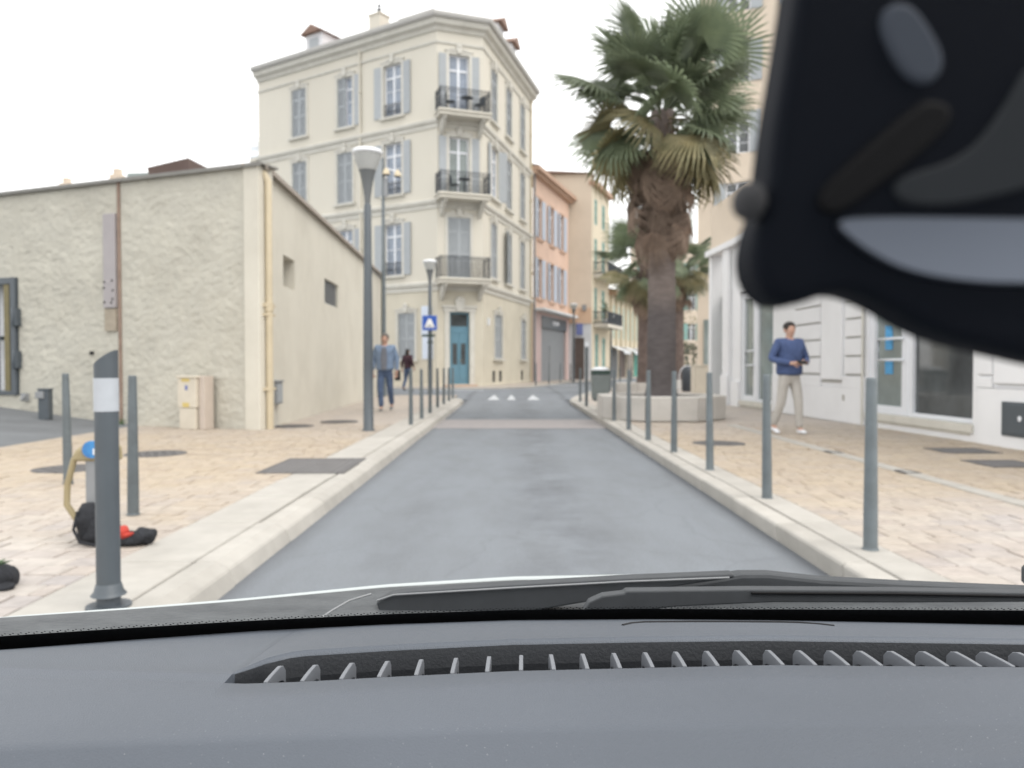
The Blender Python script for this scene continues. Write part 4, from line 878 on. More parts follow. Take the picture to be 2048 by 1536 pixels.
# ------------------------------------------------------------------ street furniture
def bollard_parts(t, h, r0, r1):
    me = cached(('bol', h), lambda: MB().lathe([(r0, 0), (r0*.97, h*.25), (r1*1.02, h-.02), (r1, h-.008), (r1*.86, h)], 16).mesh('post', M_bollard))
    obj('post', me, t); obj('base_ring', cached(('bolr', h), lambda: MB().lathe([(r0+.006, 0), (r0+.006, .008), (r0, .012)], 16).mesh('base_ring', M_bollard)), t)
def bollard(label, x, y, group, z=.122, h=.96):
    t = thing('bollard', label, 'bollard', (x, y, z), 0, group); bollard_parts(t, h, .0385, .0275); return t
proto = None
ord_ = ['first', 'second', 'third', 'fourth', 'fifth', 'sixth', 'seventh', 'eighth']
GL, GR = 'bollards along the left kerb', 'bollards along the right kerb'
allb = []
for i, (x, y) in enumerate([(-1.75, 13.3), (-1.74, 14.8), (-1.77, 16.6), (-1.82, 18.8), (-1.82, 20.5), (-1.82, 22.2), (-1.84, 23.9)]):
    allb.append((f'grey left kerb bollard, {ord_[i]} of the row past the tall lamp', x, y, GL))
for i, (x, y) in enumerate([(2.0, 4.27), (1.97, 5.92), (1.95, 7.56), (1.92, 9.1), (1.88, 10.6), (1.87, 12.3), (1.9, 14.3)]):
    lab = 'tall looking grey bollard on the right kerb, nearest the car' if i == 0 else f'grey bollard on the right kerb, {ord_[i]} from the car' + (' before the walking man' if i == 1 else '')
    allb.append((lab, x, y, GR))
allb += [('grey bollard on the right kerb tip just left of the litter bin', 1.95, 22.0, GR),
         ('grey bollard on the left paving with a round cover behind its foot, farthest left', -3.86, 6.67, 'bollards on the left paving'), ('grey bollard standing right behind the striped reflective bollard', -2.61, 5.28, 'bollards on the left paving')]
for lab, x, y, g in allb:
    if proto is None: proto = bollard(lab, x, y, g); continue
    c = copy_tree(proto); c.location = (x, y, .122); c['label'] = lab; c['group'] = g; c.rotation_euler = (rnd.uniform(-.012, .012), rnd.uniform(-.012, .012), rnd.uniform(0, 6))
for i, (x, y) in enumerate([(3.35, 26.8), (3.9, 30.5), (4.7, 33.5), (5.9, 38)]):
    c = copy_tree(proto); c.location = (x, y, .127); c['label'] = f'small far bollard on the edge of the palm square, {ord_[i]} beyond the litter bin'; c['group'] = 'bollards edging the palm square'
for i, (x, y) in enumerate([(1.15, 37.2), (1.95, 40.4), (2.75, 43.8), (3.6, 47.4)]):
    c = copy_tree(proto); c.location = (x, y, .175); c['label'] = f'far bollard on the pavement before the pink shop, {ord_[i]} from the corner building'; c['group'] = 'bollards before the pink shop'; c.scale = (1, 1, 1.15)
# striped slanted bollard near the car
nb = thing('marker_bollard', 'dark slant topped bollard with white reflective band close to the car on the left', 'bollard', (-1.715, 3.25, .122))
n = 20; rr = .047; v = []; 
for z in (0, .835): v += [(rr*math.cos(2*math.pi*k/n)*(1 if z else 1.02), rr*math.sin(2*math.pi*k/n)*(1 if z else 1.02), z) for k in range(n)]
b = MB().add(v, [(k, (k+1) % n, n+(k+1) % n, n+k) for k in range(n)], 0, True)
v = [(rr*math.cos(2*math.pi*k/n), rr*math.sin(2*math.pi*k/n), z) for z in (.975,) for k in range(n)] + [(rr*math.cos(2*math.pi*k/n), rr*math.sin(2*math.pi*k/n), 1.06 + .034*math.cos(2*math.pi*k/n)) for k in range(n)]
b.add(v, [(k, (k+1) % n, n+(k+1) % n, n+k) for k in range(n)], 0, True); obj('post', b.mesh('post', M_postd), nb)
obj('slanted_top', MB().add(v[n:], [tuple(range(n))]).mesh('slanted_top', mat('pale_cap', (.5, .53, .57), .4)), nb)
obj('reflective_band', MB().lathe([(rr+.002, .835), (rr+.002, .975)], n, capb=True).mesh('reflective_band', M_refl), nb)
obj('base_collar', MB().lathe([(rr+.024, .055), (rr+.012, .07), (rr+.004, .10), (rr, .105)], n).mesh('base_collar', M_postd), nb)
obj('base_plate', MB().lathe([(.09, 0), (.09, .012)], n).mesh('base_plate', M_postd), nb)

def lamp(label, x, y, z, h, s, bow=True):
    t = thing('street_lamp', label, 'street lamp', (x, y, z), 0, 'conical street lamps')
    zh = h - .86*s
    obj('pole', MB().lathe([(.105*s, 0), (.105*s, .02), (.082*s, .04), (.080*s, 1.0), (.058*s, zh-.02), (.045*s, zh)], 14).mesh('pole', M_postd), t)
    obj('funnel', MB().lathe([(.046*s, zh), (.055*s, zh+.12*s), (.085*s, zh+.32*s), (.125*s, zh+.5*s), (.14*s, zh+.53*s)], 20).mesh('funnel', M_lampm), t)
    obj('bowl', MB().lathe([(.14*s, zh+.53*s), (.19*s, zh+.66*s), (.225*s, zh+.78*s)], 24).mesh('bowl', M_lampd), t)
    obj('cap', MB().lathe([(.225*s, zh+.782*s), (.243*s, zh+.79*s), (.245*s, zh+.82*s), (.22*s, zh+.85*s), (.12*s, zh+.875*s), (.0, zh+.88*s)], 24).mesh('cap', M_lampw), t)
    return t
lamp('tall street lamp with white capped conical head on the left pavement, nearest the car', -2.26, 12.1, .12, 4.40, .98)
l2 = lamp('street lamp bearing the blue square sign before the corner building', -2.98, 28.0, .116, 4.85, 1.05)
obj('bracket', MB().box(-.28, .2, -.08, -.04, 2.08, 2.16).box(-.1, .12, -.08, -.02, 1.85, 1.9).mesh('bracket', M_bindk), l2)
lamp('small far street lamp before the brown shopfront of the orange building', 3.62, 45.2, .17, 4.6, .95); lamp('farthest street lamp near the iron balcony of the cream building', 7.2, 56.0, .17, 4.6, .95)
sg = thing('hump_sign', 'blue square road sign with white triangle on the lamp post', 'road sign', (-2.98, 27.87, 2.42))
b = MB().box(-.27, .27, 0, .02, 0, .54); obj('plate', b.mesh('plate', M_signblue, .015), sg)
obj('border', MB().box(-.262, .262, -.003, .0, .008, .022).box(-.262, .262, -.003, .0, .518, .532).box(-.262, -.248, -.003, .0, .023, .517).box(.248, .262, -.003, .0, .023, .517).mesh('border', mat('sign_pale_blue', (.25, .33, .6), .4)), sg)
obj('triangle', MB().prismy([(-.19, .10), (.19, .10), (.05, .42), (-.05, .42)], -.004, 0).mesh('triangle', M_signwhite), sg)
obj('hump_symbol', MB().prismy([(-.16, .13), (.16, .13), (.10, .165), (.05, .20), (-.05, .20), (-.10, .165)], -.008, -.0045).mesh('hump_symbol', mat('sign_grey', (.42, .43, .46), .5)), sg)
# tall thin pole with two spotlights by the end of the side wall
tp = thing('spotlight_pole', 'tall thin green grey pole with two small spotlights behind the tall street lamp', 'light pole', (-4.33, 26.0, .116))
obj('pole', MB().tube([(0, 0, 0), (0, 0, 4), (0, 0, 8.0)], [.085, .07, .045], 10).mesh('pole', M_bollard), tp)
obj('arm', MB().tube([(0, 0, 7.55), (.2, -.05, 7.62), (.5, -.08, 7.5)], .025, 6).mesh('arm', M_white), tp)
for x, z in ((.12, 7.42), (.5, 7.36)):
    s = obj('spotlight', cached('spot', lambda: MB().lathe([(.03, .22), (.09, .14), (.13, 0)][::-1], 12).mesh('spotlight', M_pipe)), tp, (x, -.09, z)); obj('spot_lens', cached('lens', lambda: MB().lathe([(.115, -.012), (.115, 0)], 12).mesh('spot_lens', M_darkrec)), s)
obj('cable_box', MB().box(.02, .16, -.08, .02, 6.7, 7.3).mesh('cable_box', M_grey, .01), tp)
# litter bin
lb = thing('litter_bin', 'grey green litter bin with pale domed lid at the right kerb', 'litter bin', (2.02, 17.6, .122))
def rsq(r, z, k=.78, n=20):
    return [(max(-k, min(k, 1.2*math.cos(2*math.pi*i/n)))*r/k, max(-k, min(k, 1.2*math.sin(2*math.pi*i/n)))*r/k, z) for i in range(n)]
def loft(rings):
    b = MB(); n = len(rings[0]); v = [p for q in rings for p in q]; b.add(v, [(i*n+k, i*n+(k+1) % n, (i+1)*n+(k+1) % n, (i+1)*n+k) for i in range(len(rings)-1) for k in range(n)], 0, False); b.add(rings[-1], [tuple(range(n))]); b.add(rings[0], [tuple(range(n-1, -1, -1))]); return b
obj('body', loft([rsq(.15, .22), rsq(.185, .30), rsq(.205, .82)]).mesh('body', M_bin), lb); obj('hood', loft([rsq(.20, .823), rsq(.21, .84), rsq(.195, .92)]).mesh('hood', M_bindk), lb); obj('lid', MB().lathe([(.2, .922), (.2, .94), (.14, .99), (0, 1.0)], 16).mesh('lid', M_lampw), lb)
obj('foot', MB().tube([(0, 0, 0), (0, 0, .24)], .035, 8).mesh('foot', M_postd), lb); obj('base', MB().lathe([(.1, 0), (.1, .012)], 12).mesh('base', M_postd), lb)
tp2 = thing('slim_post', 'slim tall pole beside the litter bin', 'post', (1.88, 19.4, .122)); obj('pole', MB().tube([(0, 0, 0), (0, 0, 1.62)], .04, 8).mesh('pole', M_bollard), tp2); obj('plate', MB().box(-.05, .05, -.05, -.04, 1.5, 1.62).mesh('plate', M_white), tp2)
gb = thing('cream_cabinet', 'cream cabinet far right of the palm beside the white building', 'cabinet', (6.0, 24.5, .125)); obj('case', MB().box(-.25, .2, -.25, .25, 0, 1.0).mesh('case', M_creambox, .015), gb); obj('top', MB().box(-.27, .22, -.27, .27, 1.003, 1.05).mesh('top', M_creambox, .01), gb); obj('panel', MB().box(-.2, .15, -.262, -.25, .1, .92).mesh('panel', M_creambox, .005), gb)
gx = thing('far_bin', 'dark rounded bin in the gap right of the palms', 'bin', (6.9, 30.2, .125)); obj('body', MB().lathe([(.2, 0), (.24, .1), (.25, .8), (.18, .95), (0, 1.0)], 14).mesh('body', M_iron), gx); obj('hoop', MB().tube([(.33*math.cos(t), 0, .6+.42*math.sin(t)) for t in [math.pi*k/10 for k in range(11)]], .02, 6).tube([(.33, 0, 0), (.33, 0, .6)], .02, 6).tube([(-.33, 0, 0), (-.33, 0, .6)], .02, 6).mesh('hoop', M_lampw), gx)
# covers and plates set in the paving
def rcover(label, x, y, r, z=.126, g='round covers in the paving'):
    t = thing('manhole_cover', label, 'manhole cover', (x, y, z), rnd.uniform(0, 3), g)
    obj('rim', cached(('rim', r), lambda: MB().lathe([(r, -.012), (r, .001), (r*.93, .001), (r*.92, -.004)], 28, capt=False).mesh('rim', M_iron2)), t)
    def lid():
        b = MB().lathe([(r*.915, -.012), (r*.915, .0)], 28)
        for i in range(-4, 5):
            for j in range(-4, 5):
                if i*i+j*j < 18 and (i+j) % 2 == 0: b.box(i*r*.19-.02, i*r*.19+.02, j*r*.19-.02, j*r*.19+.02, 0, .003, 0, False)
        return b.mesh('lid', M_iron2)
    obj('lid', cached(('lid', r), lid), t)
rcover('round iron cover behind the foot of the farthest left bollard', -4.41, 7.64, .33); rcover('round iron cover behind the hoop stand, right of the other left cover', -4.15, 8.94, .34)
rcover('round iron cover between the plaster wall corner and the tall lamp', -3.17, 14.1, .34); rcover('round iron cover close to the downpipe corner', -3.72, 13.0, .36); rcover('round iron cover on the right pavement before the stone planter', 2.73, 10.14, .34)
def plate(label, x, y, w, d, m=M_plate, z=.127, g=None):
    t = thing('cover_plate', label, 'cover plate', (x, y, z), 0, g); b = MB().box(-w/2, w/2, -d/2, d/2, -.015, 0)
    nx, ny = max(2, int(w/.07)), max(2, int(d/.07))
    for i in range(nx):
        for j in range(ny): b.box(-w/2+w*(i+.25)/nx, -w/2+w*(i+.75)/nx, -d/2+d*(j+.42)/ny, -d/2+d*(j+.58)/ny, 0, .003, 0, False)
    obj('plate', b.mesh('plate', m), t); obj('frame', MB().box(-w/2-.03, -w/2-.002, -d/2-.03, d/2+.03, -.012, .002).box(w/2+.002, w/2+.03, -d/2-.03, d/2+.03, -.012, .002).box(-w/2-.002, w/2+.002, -d/2-.03, -d/2-.002, -.012, .0019).box(-w/2-.002, w/2+.002, d/2+.002, d/2+.03, -.012, .0019).mesh('frame', M_iron2), t)
plate('large rectangular steel plate set in the left pavement by the kerb', -2.02, 7.87, .78, 1.1, z=.1285)
plate('dark rectangular plate on the right pavement, nearer the white wall', 5.42, 9.25, .58, .5); plate('dark rectangular plate on the right pavement by the frame edge, below the grey box', 5.14, 8.03, .52, .5)
plate('tiny drain grate on the pale strip below the walking man', 3.82, 9.1, .09, .16, M_groove, z=.1275); plate('tiny drain grate on the pale strip near the second plate', 3.82, 7.4, .09, .16, M_groove, z=.1275)
# hoop stand with badge and the black bag at its foot
hp = thing('hoop_stand', 'low grey post with tan hoop and blue round badge behind the striped bollard', 'hoop stand', (-2.42, 4.48, .122))
obj('column', MB().box(-.055, .075, -.04, .04, 0, .49).mesh('column', M_grey, .012), hp)
obj('hoop', MB().tube([(-.10, -.03, .12), (-.165, -.03, .22), (-.16, -.03, .34), (-.12, -.03, .48), (-.09, -.03, .53), (-.03, -.03, .575), (.06, -.03, .58), (.12, -.03, .53)], [.018]*8, 10).mesh('hoop', M_tan), hp)
obj('head', MB().prismy([(-.12, .475), (.13, .475), (.12, .56), (.05, .60), (-.03, .59), (-.09, .54)], -.055, .05).mesh('head', M_tan, .012), hp)
obj('badge', MB().add([(.0+.052*math.cos(2*math.pi*k/18), y, .545+.05*math.sin(2*math.pi*k/18)) for y in (-.055, -.068) for k in range(18)], [(k, (k+1) % 18, 18+(k+1) % 18, 18+k) for k in range(18)] + [tuple(range(18, 36))][:1]).mesh('badge', M_blueb), hp)
obj('badge_letter', MB().box(.012, .024, -.072, -.068, .515, .55).box(.024, .034, -.072, -.068, .535, .55).mesh('badge_letter', M_white), hp)
def lump(name, segs, m, seed, parent):
    b = MB()
    for i, (c, rx, ry, rz) in enumerate(segs): b.ball(c, rx, ry, rz, 0, 16, 12)
    b.v = [tuple(Vector(v) + Vector((noise.noise(Vector(v)*16 + Vector((seed, 0, 0))), noise.noise(Vector(v)*16 + Vector((0, seed, 0))), noise.noise(Vector(v)*16 + Vector((0, 0, seed)))))*.022) for v in b.v]
    b.v = [(x, y, max(.0, z)) for x, y, z in b.v]
    return obj(name, b.mesh(name, m), parent)
bgx = thing('black_bag', 'black bag slumped at the foot of the hoop stand', 'bag', (-2.33, 4.40, .122))
lump('sack', [((-.10, 0, .13), .075, .07, .11), ((-.03, 0, .08), .11, .08, .085), ((.1, -.01, .035), .16, .07, .045), ((.22, -.01, .05), .075, .06, .045)], M_cloth, 3, bgx)
obj('strap', MB().tube([(-.13, -.06, .2), (-.15, -.07, .1), (-.11, -.08, .03), (-.02, -.09, .015)], .01, 6, flat=.5).mesh('strap', M_cloth), bgx)
rc = thing('red_cloth', 'crumpled red cloth lying on the black bag', 'cloth', (-2.33, 4.38, .122)); lump('cloth', [((.10, -.02, .085), .05, .045, .035), ((.145, -.02, .065), .045, .04, .02)], M_red, 8, rc)
dd = thing('dark_bundle', 'dark bundle with a green leaf at the lower left edge', 'bundle', (-2.40, 3.56, .122)); lump('wrap', [((0, 0, .05), .09, .09, .06), ((.03, -.05, .02), .09, .06, .025), ((.06, .0, .045), .04, .04, .04)], M_cloth, 5, dd)
b = MB()
for a, L in ((.3, .07), (1.4, .06), (2.4, .075), (4.6, .05)): b.add([(0, 0, .10), (L*.5*math.cos(a-.4), L*.5*math.sin(a-.4), .125), (L*math.cos(a), L*math.sin(a), .125), (L*.5*math.cos(a+.4), L*.5*math.sin(a+.4), .12)], [(0, 1, 2, 3)])
obj('leaf', b.mesh('leaf', M_leafg), dd, (.02, -.03, 0))
pp = thing('potted_plant', 'tall spiky green plant on the iron balcony of the cream building', 'plant', (5.35, 55.5, 4.1)); b = MB()
for k in range(60):
    a = rnd.uniform(0, 6.28); h = rnd.uniform(.4, 1.7); L = rnd.uniform(.2, .6); b.add([(0, 0, h*.8), (.05*math.cos(a+1.5), .05*math.sin(a+1.5), h*.85), (L*math.cos(a), L*math.sin(a), h+rnd.uniform(-.1, .4))], [(0, 1, 2)])
pp.location = fk.base + cr.location + Matrix.Rotation(fk.a, 3, 'Z') @ Vector((1.3, -.7, 0)); pp.location.z = 4.1
obj('foliage', b.mesh('foliage', M_frond), pp); obj('pot', MB().lathe([(.18, 0), (.24, .4)], 12).mesh('pot', M_awn), pp); obj('stem', MB().tube([(0, 0, .3), (0, 0, 1.4)], .03, 6).mesh('stem', M_brown), pp)

# ------------------------------------------------------------------ people
def skin_mesh(name, nodes, edges, mats, root=0, levels=2):
    me = bpy.data.meshes.new(name); me.from_pydata([n[0] for n in nodes], edges, []); o = bpy.data.objects.new(name, me); COL.objects.link(o)
    o.modifiers.new('skin', 'SKIN'); sl = me.skin_vertices[0].data
    for i, nd in enumerate(nodes):
        r = nd[1]; sl[i].radius = r if isinstance(r, tuple) else (r, r); sl[i].use_root = i == root
    sm = o.modifiers.new('sub', 'SUBSURF'); sm.levels = levels; sm.render_levels = levels
    dg = bpy.context.evaluated_depsgraph_get(); out = bpy.data.meshes.new_from_object(o.evaluated_get(dg)); bpy.data.objects.remove(o)
    out.materials.clear(); out.materials.append(mats); out.polygons.foreach_set('use_smooth', [True]*len(out.polygons)); out.name = name
    return out
def join(me, mb, mats):
    b = bmesh.new(); b.from_mesh(me)
    m2 = mb.mesh('tmp', mats); b.from_mesh(m2); b.to_mesh(me); b.free(); me.materials.clear()
    for m in mats: me.materials.append(m)
    return me
SKIN = mat('skin', (.50, .31, .235), .6, var=.08, vscale=20); EYE = mat('eye_dark', (.03, .025, .02), .3); LIP = mat('lip', (.38, .17, .14), .6)
def person(label, x, y, rot, top, top2, legs, hairc, shoec, arms, legp, z=.122, scale=1., hair_long=False, coat=1.0):
    """arms: for each side (elbow, wrist, hand direction); legp: for each side (knee, ankle). Local frame: faces -y, x>0 is the viewer's right."""
    t = thing('person', label, 'person', (x, y, z), rot); t.scale = (scale,)*3
    sh = {-1: Vector((-.185, .01, 1.43)), 1: Vector((.185, .01, 1.43))}; hip = {-1: Vector((-.09, 0, .92)), 1: Vector((.09, 0, .92))}
    nodes = [((0, 0, .98), (.155, .115)), ((0, .0, 1.12), (.145, .105)), ((0, .01, 1.30), (.165, .115)), ((0, .015, 1.42), (.12, .085)), ((0, .012, 1.50), .055), ((0, -.004, 1.545), .058), ((0, -.012, 1.60), (.072, .086)), ((0, -.004, 1.68), (.074, .088)), ((0, .0, 1.735), (.05, .06))]
    edges = [(i, i+1) for i in range(8)]
    fing = MB()
    for s in (-1, 1):
        el, wr, hd = arms[s]; el, wr, hd = Vector(el), Vector(wr), Vector(hd).normalized(); i = len(nodes)
        nodes += [(tuple(sh[s]), .062), (tuple(el), .042), (tuple(wr), .028), (tuple(wr + hd*.05), (.034, .022)), (tuple(wr + hd*.10), (.034, .018))]; edges += [(3, i), (i, i+1), (i+1, i+2), (i+2, i+3), (i+3, i+4)]
        side = hd.cross(Vector((0, -1, .2))).normalized(); inward = Vector((-s, -.4, 0)).normalized(); curl = (inward - hd*inward.dot(hd)).normalized()
        base = wr + hd*.085
        for k, L in enumerate((.062, .072, .068, .054)):
            p = base + side*(.026 - .0175*k); fing.tube([p, p + hd*L*.5 + curl*.004, p + hd*L*.8 + curl*.018, p + hd*L*.95 + curl*.034], [.0095, .009, .008, .0065], 6)
        p = wr + hd*.03 + side*.03; fing.tube([p, p + hd*.03 + side*.018 + curl*.012, p + hd*.055 + side*.02 + curl*.022], [.0115, .0105, .0085], 6)
        kn, an = map(Vector, legp[s]); i = len(nodes)
        nodes += [(tuple(hip[s]), .085), (tuple(kn), .055), (tuple(an), .038), (tuple(an + Vector((0, -.10, -.04))), .034)]; edges += [(0, i), (i, i+1), (i+1, i+2), (i+2, i+3)]
    body = skin_mesh('body', nodes, edges, SKIN)
    fing.ball((0, -.104, 1.605), .014, .022, .02, 0, 8, 6); fing.ball((0, -.094, 1.555), .026, .012, .009, 2, 8, 6)
    for s in (-1, 1): fing.ball((.03*s, -.094, 1.635), .012, .008, .008, 1, 8, 6); fing.ball((.083*s, .005, 1.62), .014, .022, .034, 0, 8, 6)
    join(body, fing, [SKIN, EYE, LIP]); body.polygons.foreach_set('use_smooth', [True]*len(body.polygons)); obj('body', body, t)
    # upper garment
    c = coat; nd = [((0, 0, .90), (.18*c, .142*c)), ((0, 0, .97), (.185*c, .145*c)), ((0, 0, 1.10), (.178*c, .14*c)), ((0, .01, 1.28), (.185*c, .138*c)), ((0, .015, 1.41), (.145, .105)), ((0, .014, 1.475), .078)]; ed = [(0, 1), (1, 2), (2, 3), (3, 4), (4, 5)]
    for s in (-1, 1):
        el, wr, hd = map(Vector, arms[s]); i = len(nd); nd += [(tuple(sh[s]), .084), (tuple((sh[s]+el)/2), .07), (tuple(el), .062), (tuple(el.lerp(wr, .6)), .052), (tuple(el.lerp(wr, .95)), .044)]; ed += [(4, i), (i, i+1), (i+1, i+2), (i+2, i+3), (i+3, i+4)]
    obj('top', skin_mesh('top', nd, ed, top), t)
    if top2:
        obj('undershirt', MB().prismy([(-.055, .93), (.06, .93), (.075, 1.2), (.05, 1.44), (-.045, 1.44), (-.07, 1.2)], -.158*c, -.10).mesh('undershirt', top2, .02, 2), t)
    nd = [((0, 0, 1.04), (.155, .12)), ((0, 0, .93), (.16, .125))]; ed = [(0, 1)]
    for s in (-1, 1):
        kn, an = map(Vector, legp[s]); i = len(nd); nd += [(tuple(hip[s] + Vector((0, 0, -.06))), .10), (tuple(hip[s].lerp(kn, .55)), .088), (tuple(kn), .074), (tuple(kn.lerp(an, .5)), .067), (tuple(kn.lerp(an, 1.0)), .06)]; ed += [(1, i), (i, i+1), (i+1, i+2), (i+2, i+3), (i+3, i+4)]
    obj('trousers', skin_mesh('trousers', nd, ed, legs), t)
    for s in (-1, 1):
        an = Vector(legp[s][1]); lift = an.z - .08
        me = skin_mesh('shoe', [((0, .05, .045), (.038, .042)), ((0, -.03, .048), (.042, .042)), ((0, -.12, .036), (.044, .03)), ((0, -.17, .03), (.034, .022))], [(0, 1), (1, 2), (2, 3)], shoec)
        o = obj('shoe', me, t, (an.x, an.y, lift)); 
        if lift > .02: o.rotation_euler = (R(18), 0, 0)
    hb = MB(); hb.ball((0, .012, 1.675), .093, .105, .088, 0, 14, 10)
    hb.v = [(x2, y2, z2) if not (y2 < -.055 and z2 < 1.70) else (x2, -.05, max(z2, 1.66)) for x2, y2, z2 in hb.v]
    if hair_long: hb.ball((0, .05, 1.56), .095, .065, .13, 0, 12, 8)
    obj('hair', hb.mesh('hair', hairc), t)
    return t
NAVY = mat('blue_jumper', (.07, .105, .225), .9, col2=(.042, .066, .15), vscale=9, bump=.25, bscale=50); STONE = mat('stone_chinos', (.45, .43, .40), .9, var=.14, vscale=8, bump=.2, bscale=30); DENIMJ = mat('pale_denim_jacket', (.20, .27, .385), .9, var=.25, vscale=8, bump=.2, bscale=40); GREYT = mat('grey_shirt', (.16, .17, .20), .9, var=.1, vscale=8)
DENIM = mat('blue_jeans', (.085, .125, .215), .9, var=.3, vscale=8, bump=.2, bscale=40); WHITES = mat('white_trainers', (.68, .69, .72), .6); DARKH = mat('dark_hair', (.025, .02, .018), .7, var=.3, vscale=30); GREYH = mat('grey_hair', (.16, .145, .13), .8, var=.3, vscale=30); MAROON = mat('dark_maroon_top', (.06, .025, .035), .9, var=.4, vscale=8); GREYS = mat('grey_shoes', (.18, .18, .18), .7)
pr = person('man in blue jumper and stone trousers with white shoes holding a phone on right pavement', 4.18, 11.6, R(14), NAVY, None, STONE, DARKH, WHITES,
       {-1: ((-.31, .03, 1.17), (-.11, -.24, 1.10), (.75, -.45, .1)), 1: ((.31, .02, 1.17), (.13, -.25, 1.11), (-.75, -.4, .1))},
       {-1: ((-.12, .03, .49), (-.17, .18, .115)), 1: ((.10, -.10, .50), (.12, -.10, .08))}, scale=.96, coat=1.24)
ph = thing('phone', 'dark phone held in both hands by the man in the blue jumper', 'phone', (0, 0, 0)); v = Vector((4.18, 11.6, .122)) + Matrix.Rotation(R(14), 3, 'Z') @ Vector((.01, -.305, 1.08)); ph.location = v; ph.rotation_euler = (R(-50), 0, R(14))
obj('case', MB().box(-.075, .075, -.006, .006, -.037, .037).mesh('case', M_black, .004), ph); obj('screen', MB().box(-.068, .068, .0062, .008, -.033, .033).mesh('screen', M_glass), ph)
person('man in pale denim jacket and jeans walking towards the car on left pavement', -2.87, 17.4, 0, DENIMJ, GREYT, DENIM, GREYH, GREYS,
       {-1: ((-.27, .05, 1.15), (-.27, -.06, .90), (.1, -.15, -1)), 1: ((.265, .03, 1.15), (.27, -.02, .89), (-.1, -.1, -1))},
       {-1: ((-.09, -.12, .50), (-.06, -.16, .08)), 1: ((.11, .02, .49), (.12, .20, .13))}, scale=1.0, coat=1.26)
p2 = person('dark haired woman in maroon top and jeans carrying a black bag by the corner building', -4.2, 31.0, R(150), MAROON, None, DENIM, DARKH, M_iron,
       {-1: ((-.26, .06, 1.17), (-.24, -.1, .98), (0, -.3, -1)), 1: ((.27, .02, 1.16), (.30, .0, .92), (0, -.1, -1))},
       {-1: ((-.08, -.08, .5), (-.08, -.12, .08)), 1: ((.09, .03, .49), (.09, .2, .13))}, scale=.97, hair_long=True)
hbag = thing('hand_bag', 'black shopping bag hanging from the hand of the woman in maroon', 'bag', (-4.58, 30.85, .55)); obj('bag_body', MB().add([(-.1, -.14, 0), (.1, -.14, 0), (.1, .14, 0), (-.1, .14, 0), (-.08, -.18, .42), (.08, -.18, .42), (.08, .18, .42), (-.08, .18, .42)], [(4, 5, 6, 7), (0, 1, 5, 4), (1, 2, 6, 5), (2, 3, 7, 6), (3, 0, 4, 7), (0, 3, 2, 1)]).mesh('bag_body', M_cloth, .015), hbag); obj('bag_handle', MB().tube([(0, -.1, .42), (.02, -.05, .54), (.02, .05, .54), (0, .1, .42)], .01, 6).mesh('bag_handle', M_cloth), hbag)

# ------------------------------------------------------------------ the car we sit in
def dash_mat():
    m = bpy.data.materials.new('dashboard_vinyl'); m.use_nodes = True; nt = m.node_tree; N, L = nt.nodes, nt.links; b = N['Principled BSDF']
    g = N.new('ShaderNodeNewGeometry'); n = N.new('ShaderNodeTexNoise'); n.inputs['Scale'].default_value = 3.5; n.inputs['Detail'].default_value = 5; L.new(g.outputs['Position'], n.inputs[0])
    rp = N.new('ShaderNodeValToRGB'); rp.color_ramp.elements[0].position = .3; rp.color_ramp.elements[1].position = .7; rp.color_ramp.elements[0].color = (.080, .092, .111, 1); rp.color_ramp.elements[1].color = (.098, .112, .135, 1); L.new(n.outputs[0], rp.inputs[0])
    sp = N.new('ShaderNodeTexVoronoi'); sp.inputs['Scale'].default_value = 260; L.new(g.outputs['Position'], sp.inputs[0])      # white dust specks, also painted in for light glinting on the grain
    n2 = N.new('ShaderNodeTexNoise'); n2.inputs['Scale'].default_value = 9; L.new(g.outputs['Position'], n2.inputs[0])
    mr = N.new('ShaderNodeMapRange'); mr.inputs[1].default_value = .10; mr.inputs[2].default_value = .05; L.new(sp.outputs['Distance'], mr.inputs[0])
    mr2 = N.new('ShaderNodeMapRange'); mr2.inputs[1].default_value = .5; mr2.inputs[2].default_value = .72; L.new(n2.outputs[0], mr2.inputs[0])
    mu = N.new('ShaderNodeMath'); mu.operation = 'MULTIPLY'; L.new(mr.outputs[0], mu.inputs[0]); L.new(mr2.outputs[0], mu.inputs[1])
    mm = N.new('ShaderNodeMix'); mm.data_type = 'RGBA'; L.new(mu.outputs[0], mm.inputs[0]); L.new(rp.outputs[0], mm.inputs[6]); mm.inputs[7].default_value = (.3, .31, .33, 1); L.new(mm.outputs[2], b.inputs['Base Color'])
    b.inputs['Roughness'].default_value = .5; b.inputs['Specular IOR Level'].default_value = .4
    v2 = N.new('ShaderNodeTexVoronoi'); v2.inputs['Scale'].default_value = 900; L.new(g.outputs['Position'], v2.inputs[0]); bp = N.new('ShaderNodeBump'); bp.inputs['Strength'].default_value = .35; bp.inputs['Distance'].default_value = .0006; L.new(v2.outputs['Distance'], bp.inputs['Height']); L.new(bp.outputs[0], b.inputs['Normal'])
    return m
M_dash = dash_mat(); M_dashd = mat('dark_vent_plastic', (.024, .027, .032), .6, bump=.1, bscale=400); M_slat = mat('vent_slat_plastic', (.165, .176, .196), .5)
M_cowl = mat('scuffed_cowl_plastic', (.088, .095, .10), .6, col2=(.05, .055, .06), vscale=42, detail=8, bump=.15, bscale=200, stretch=(.4, 1, 1), dirt=.0)
M_rubber = mat('wiper_rubber', (.052, .057, .063), .65, var=.15, vscale=40); M_frit = mat('black_glass_frit', (.004, .004, .005), .6, spec=.2); M_hood = mat('white_car_paint', (.42, .455, .455), .3)
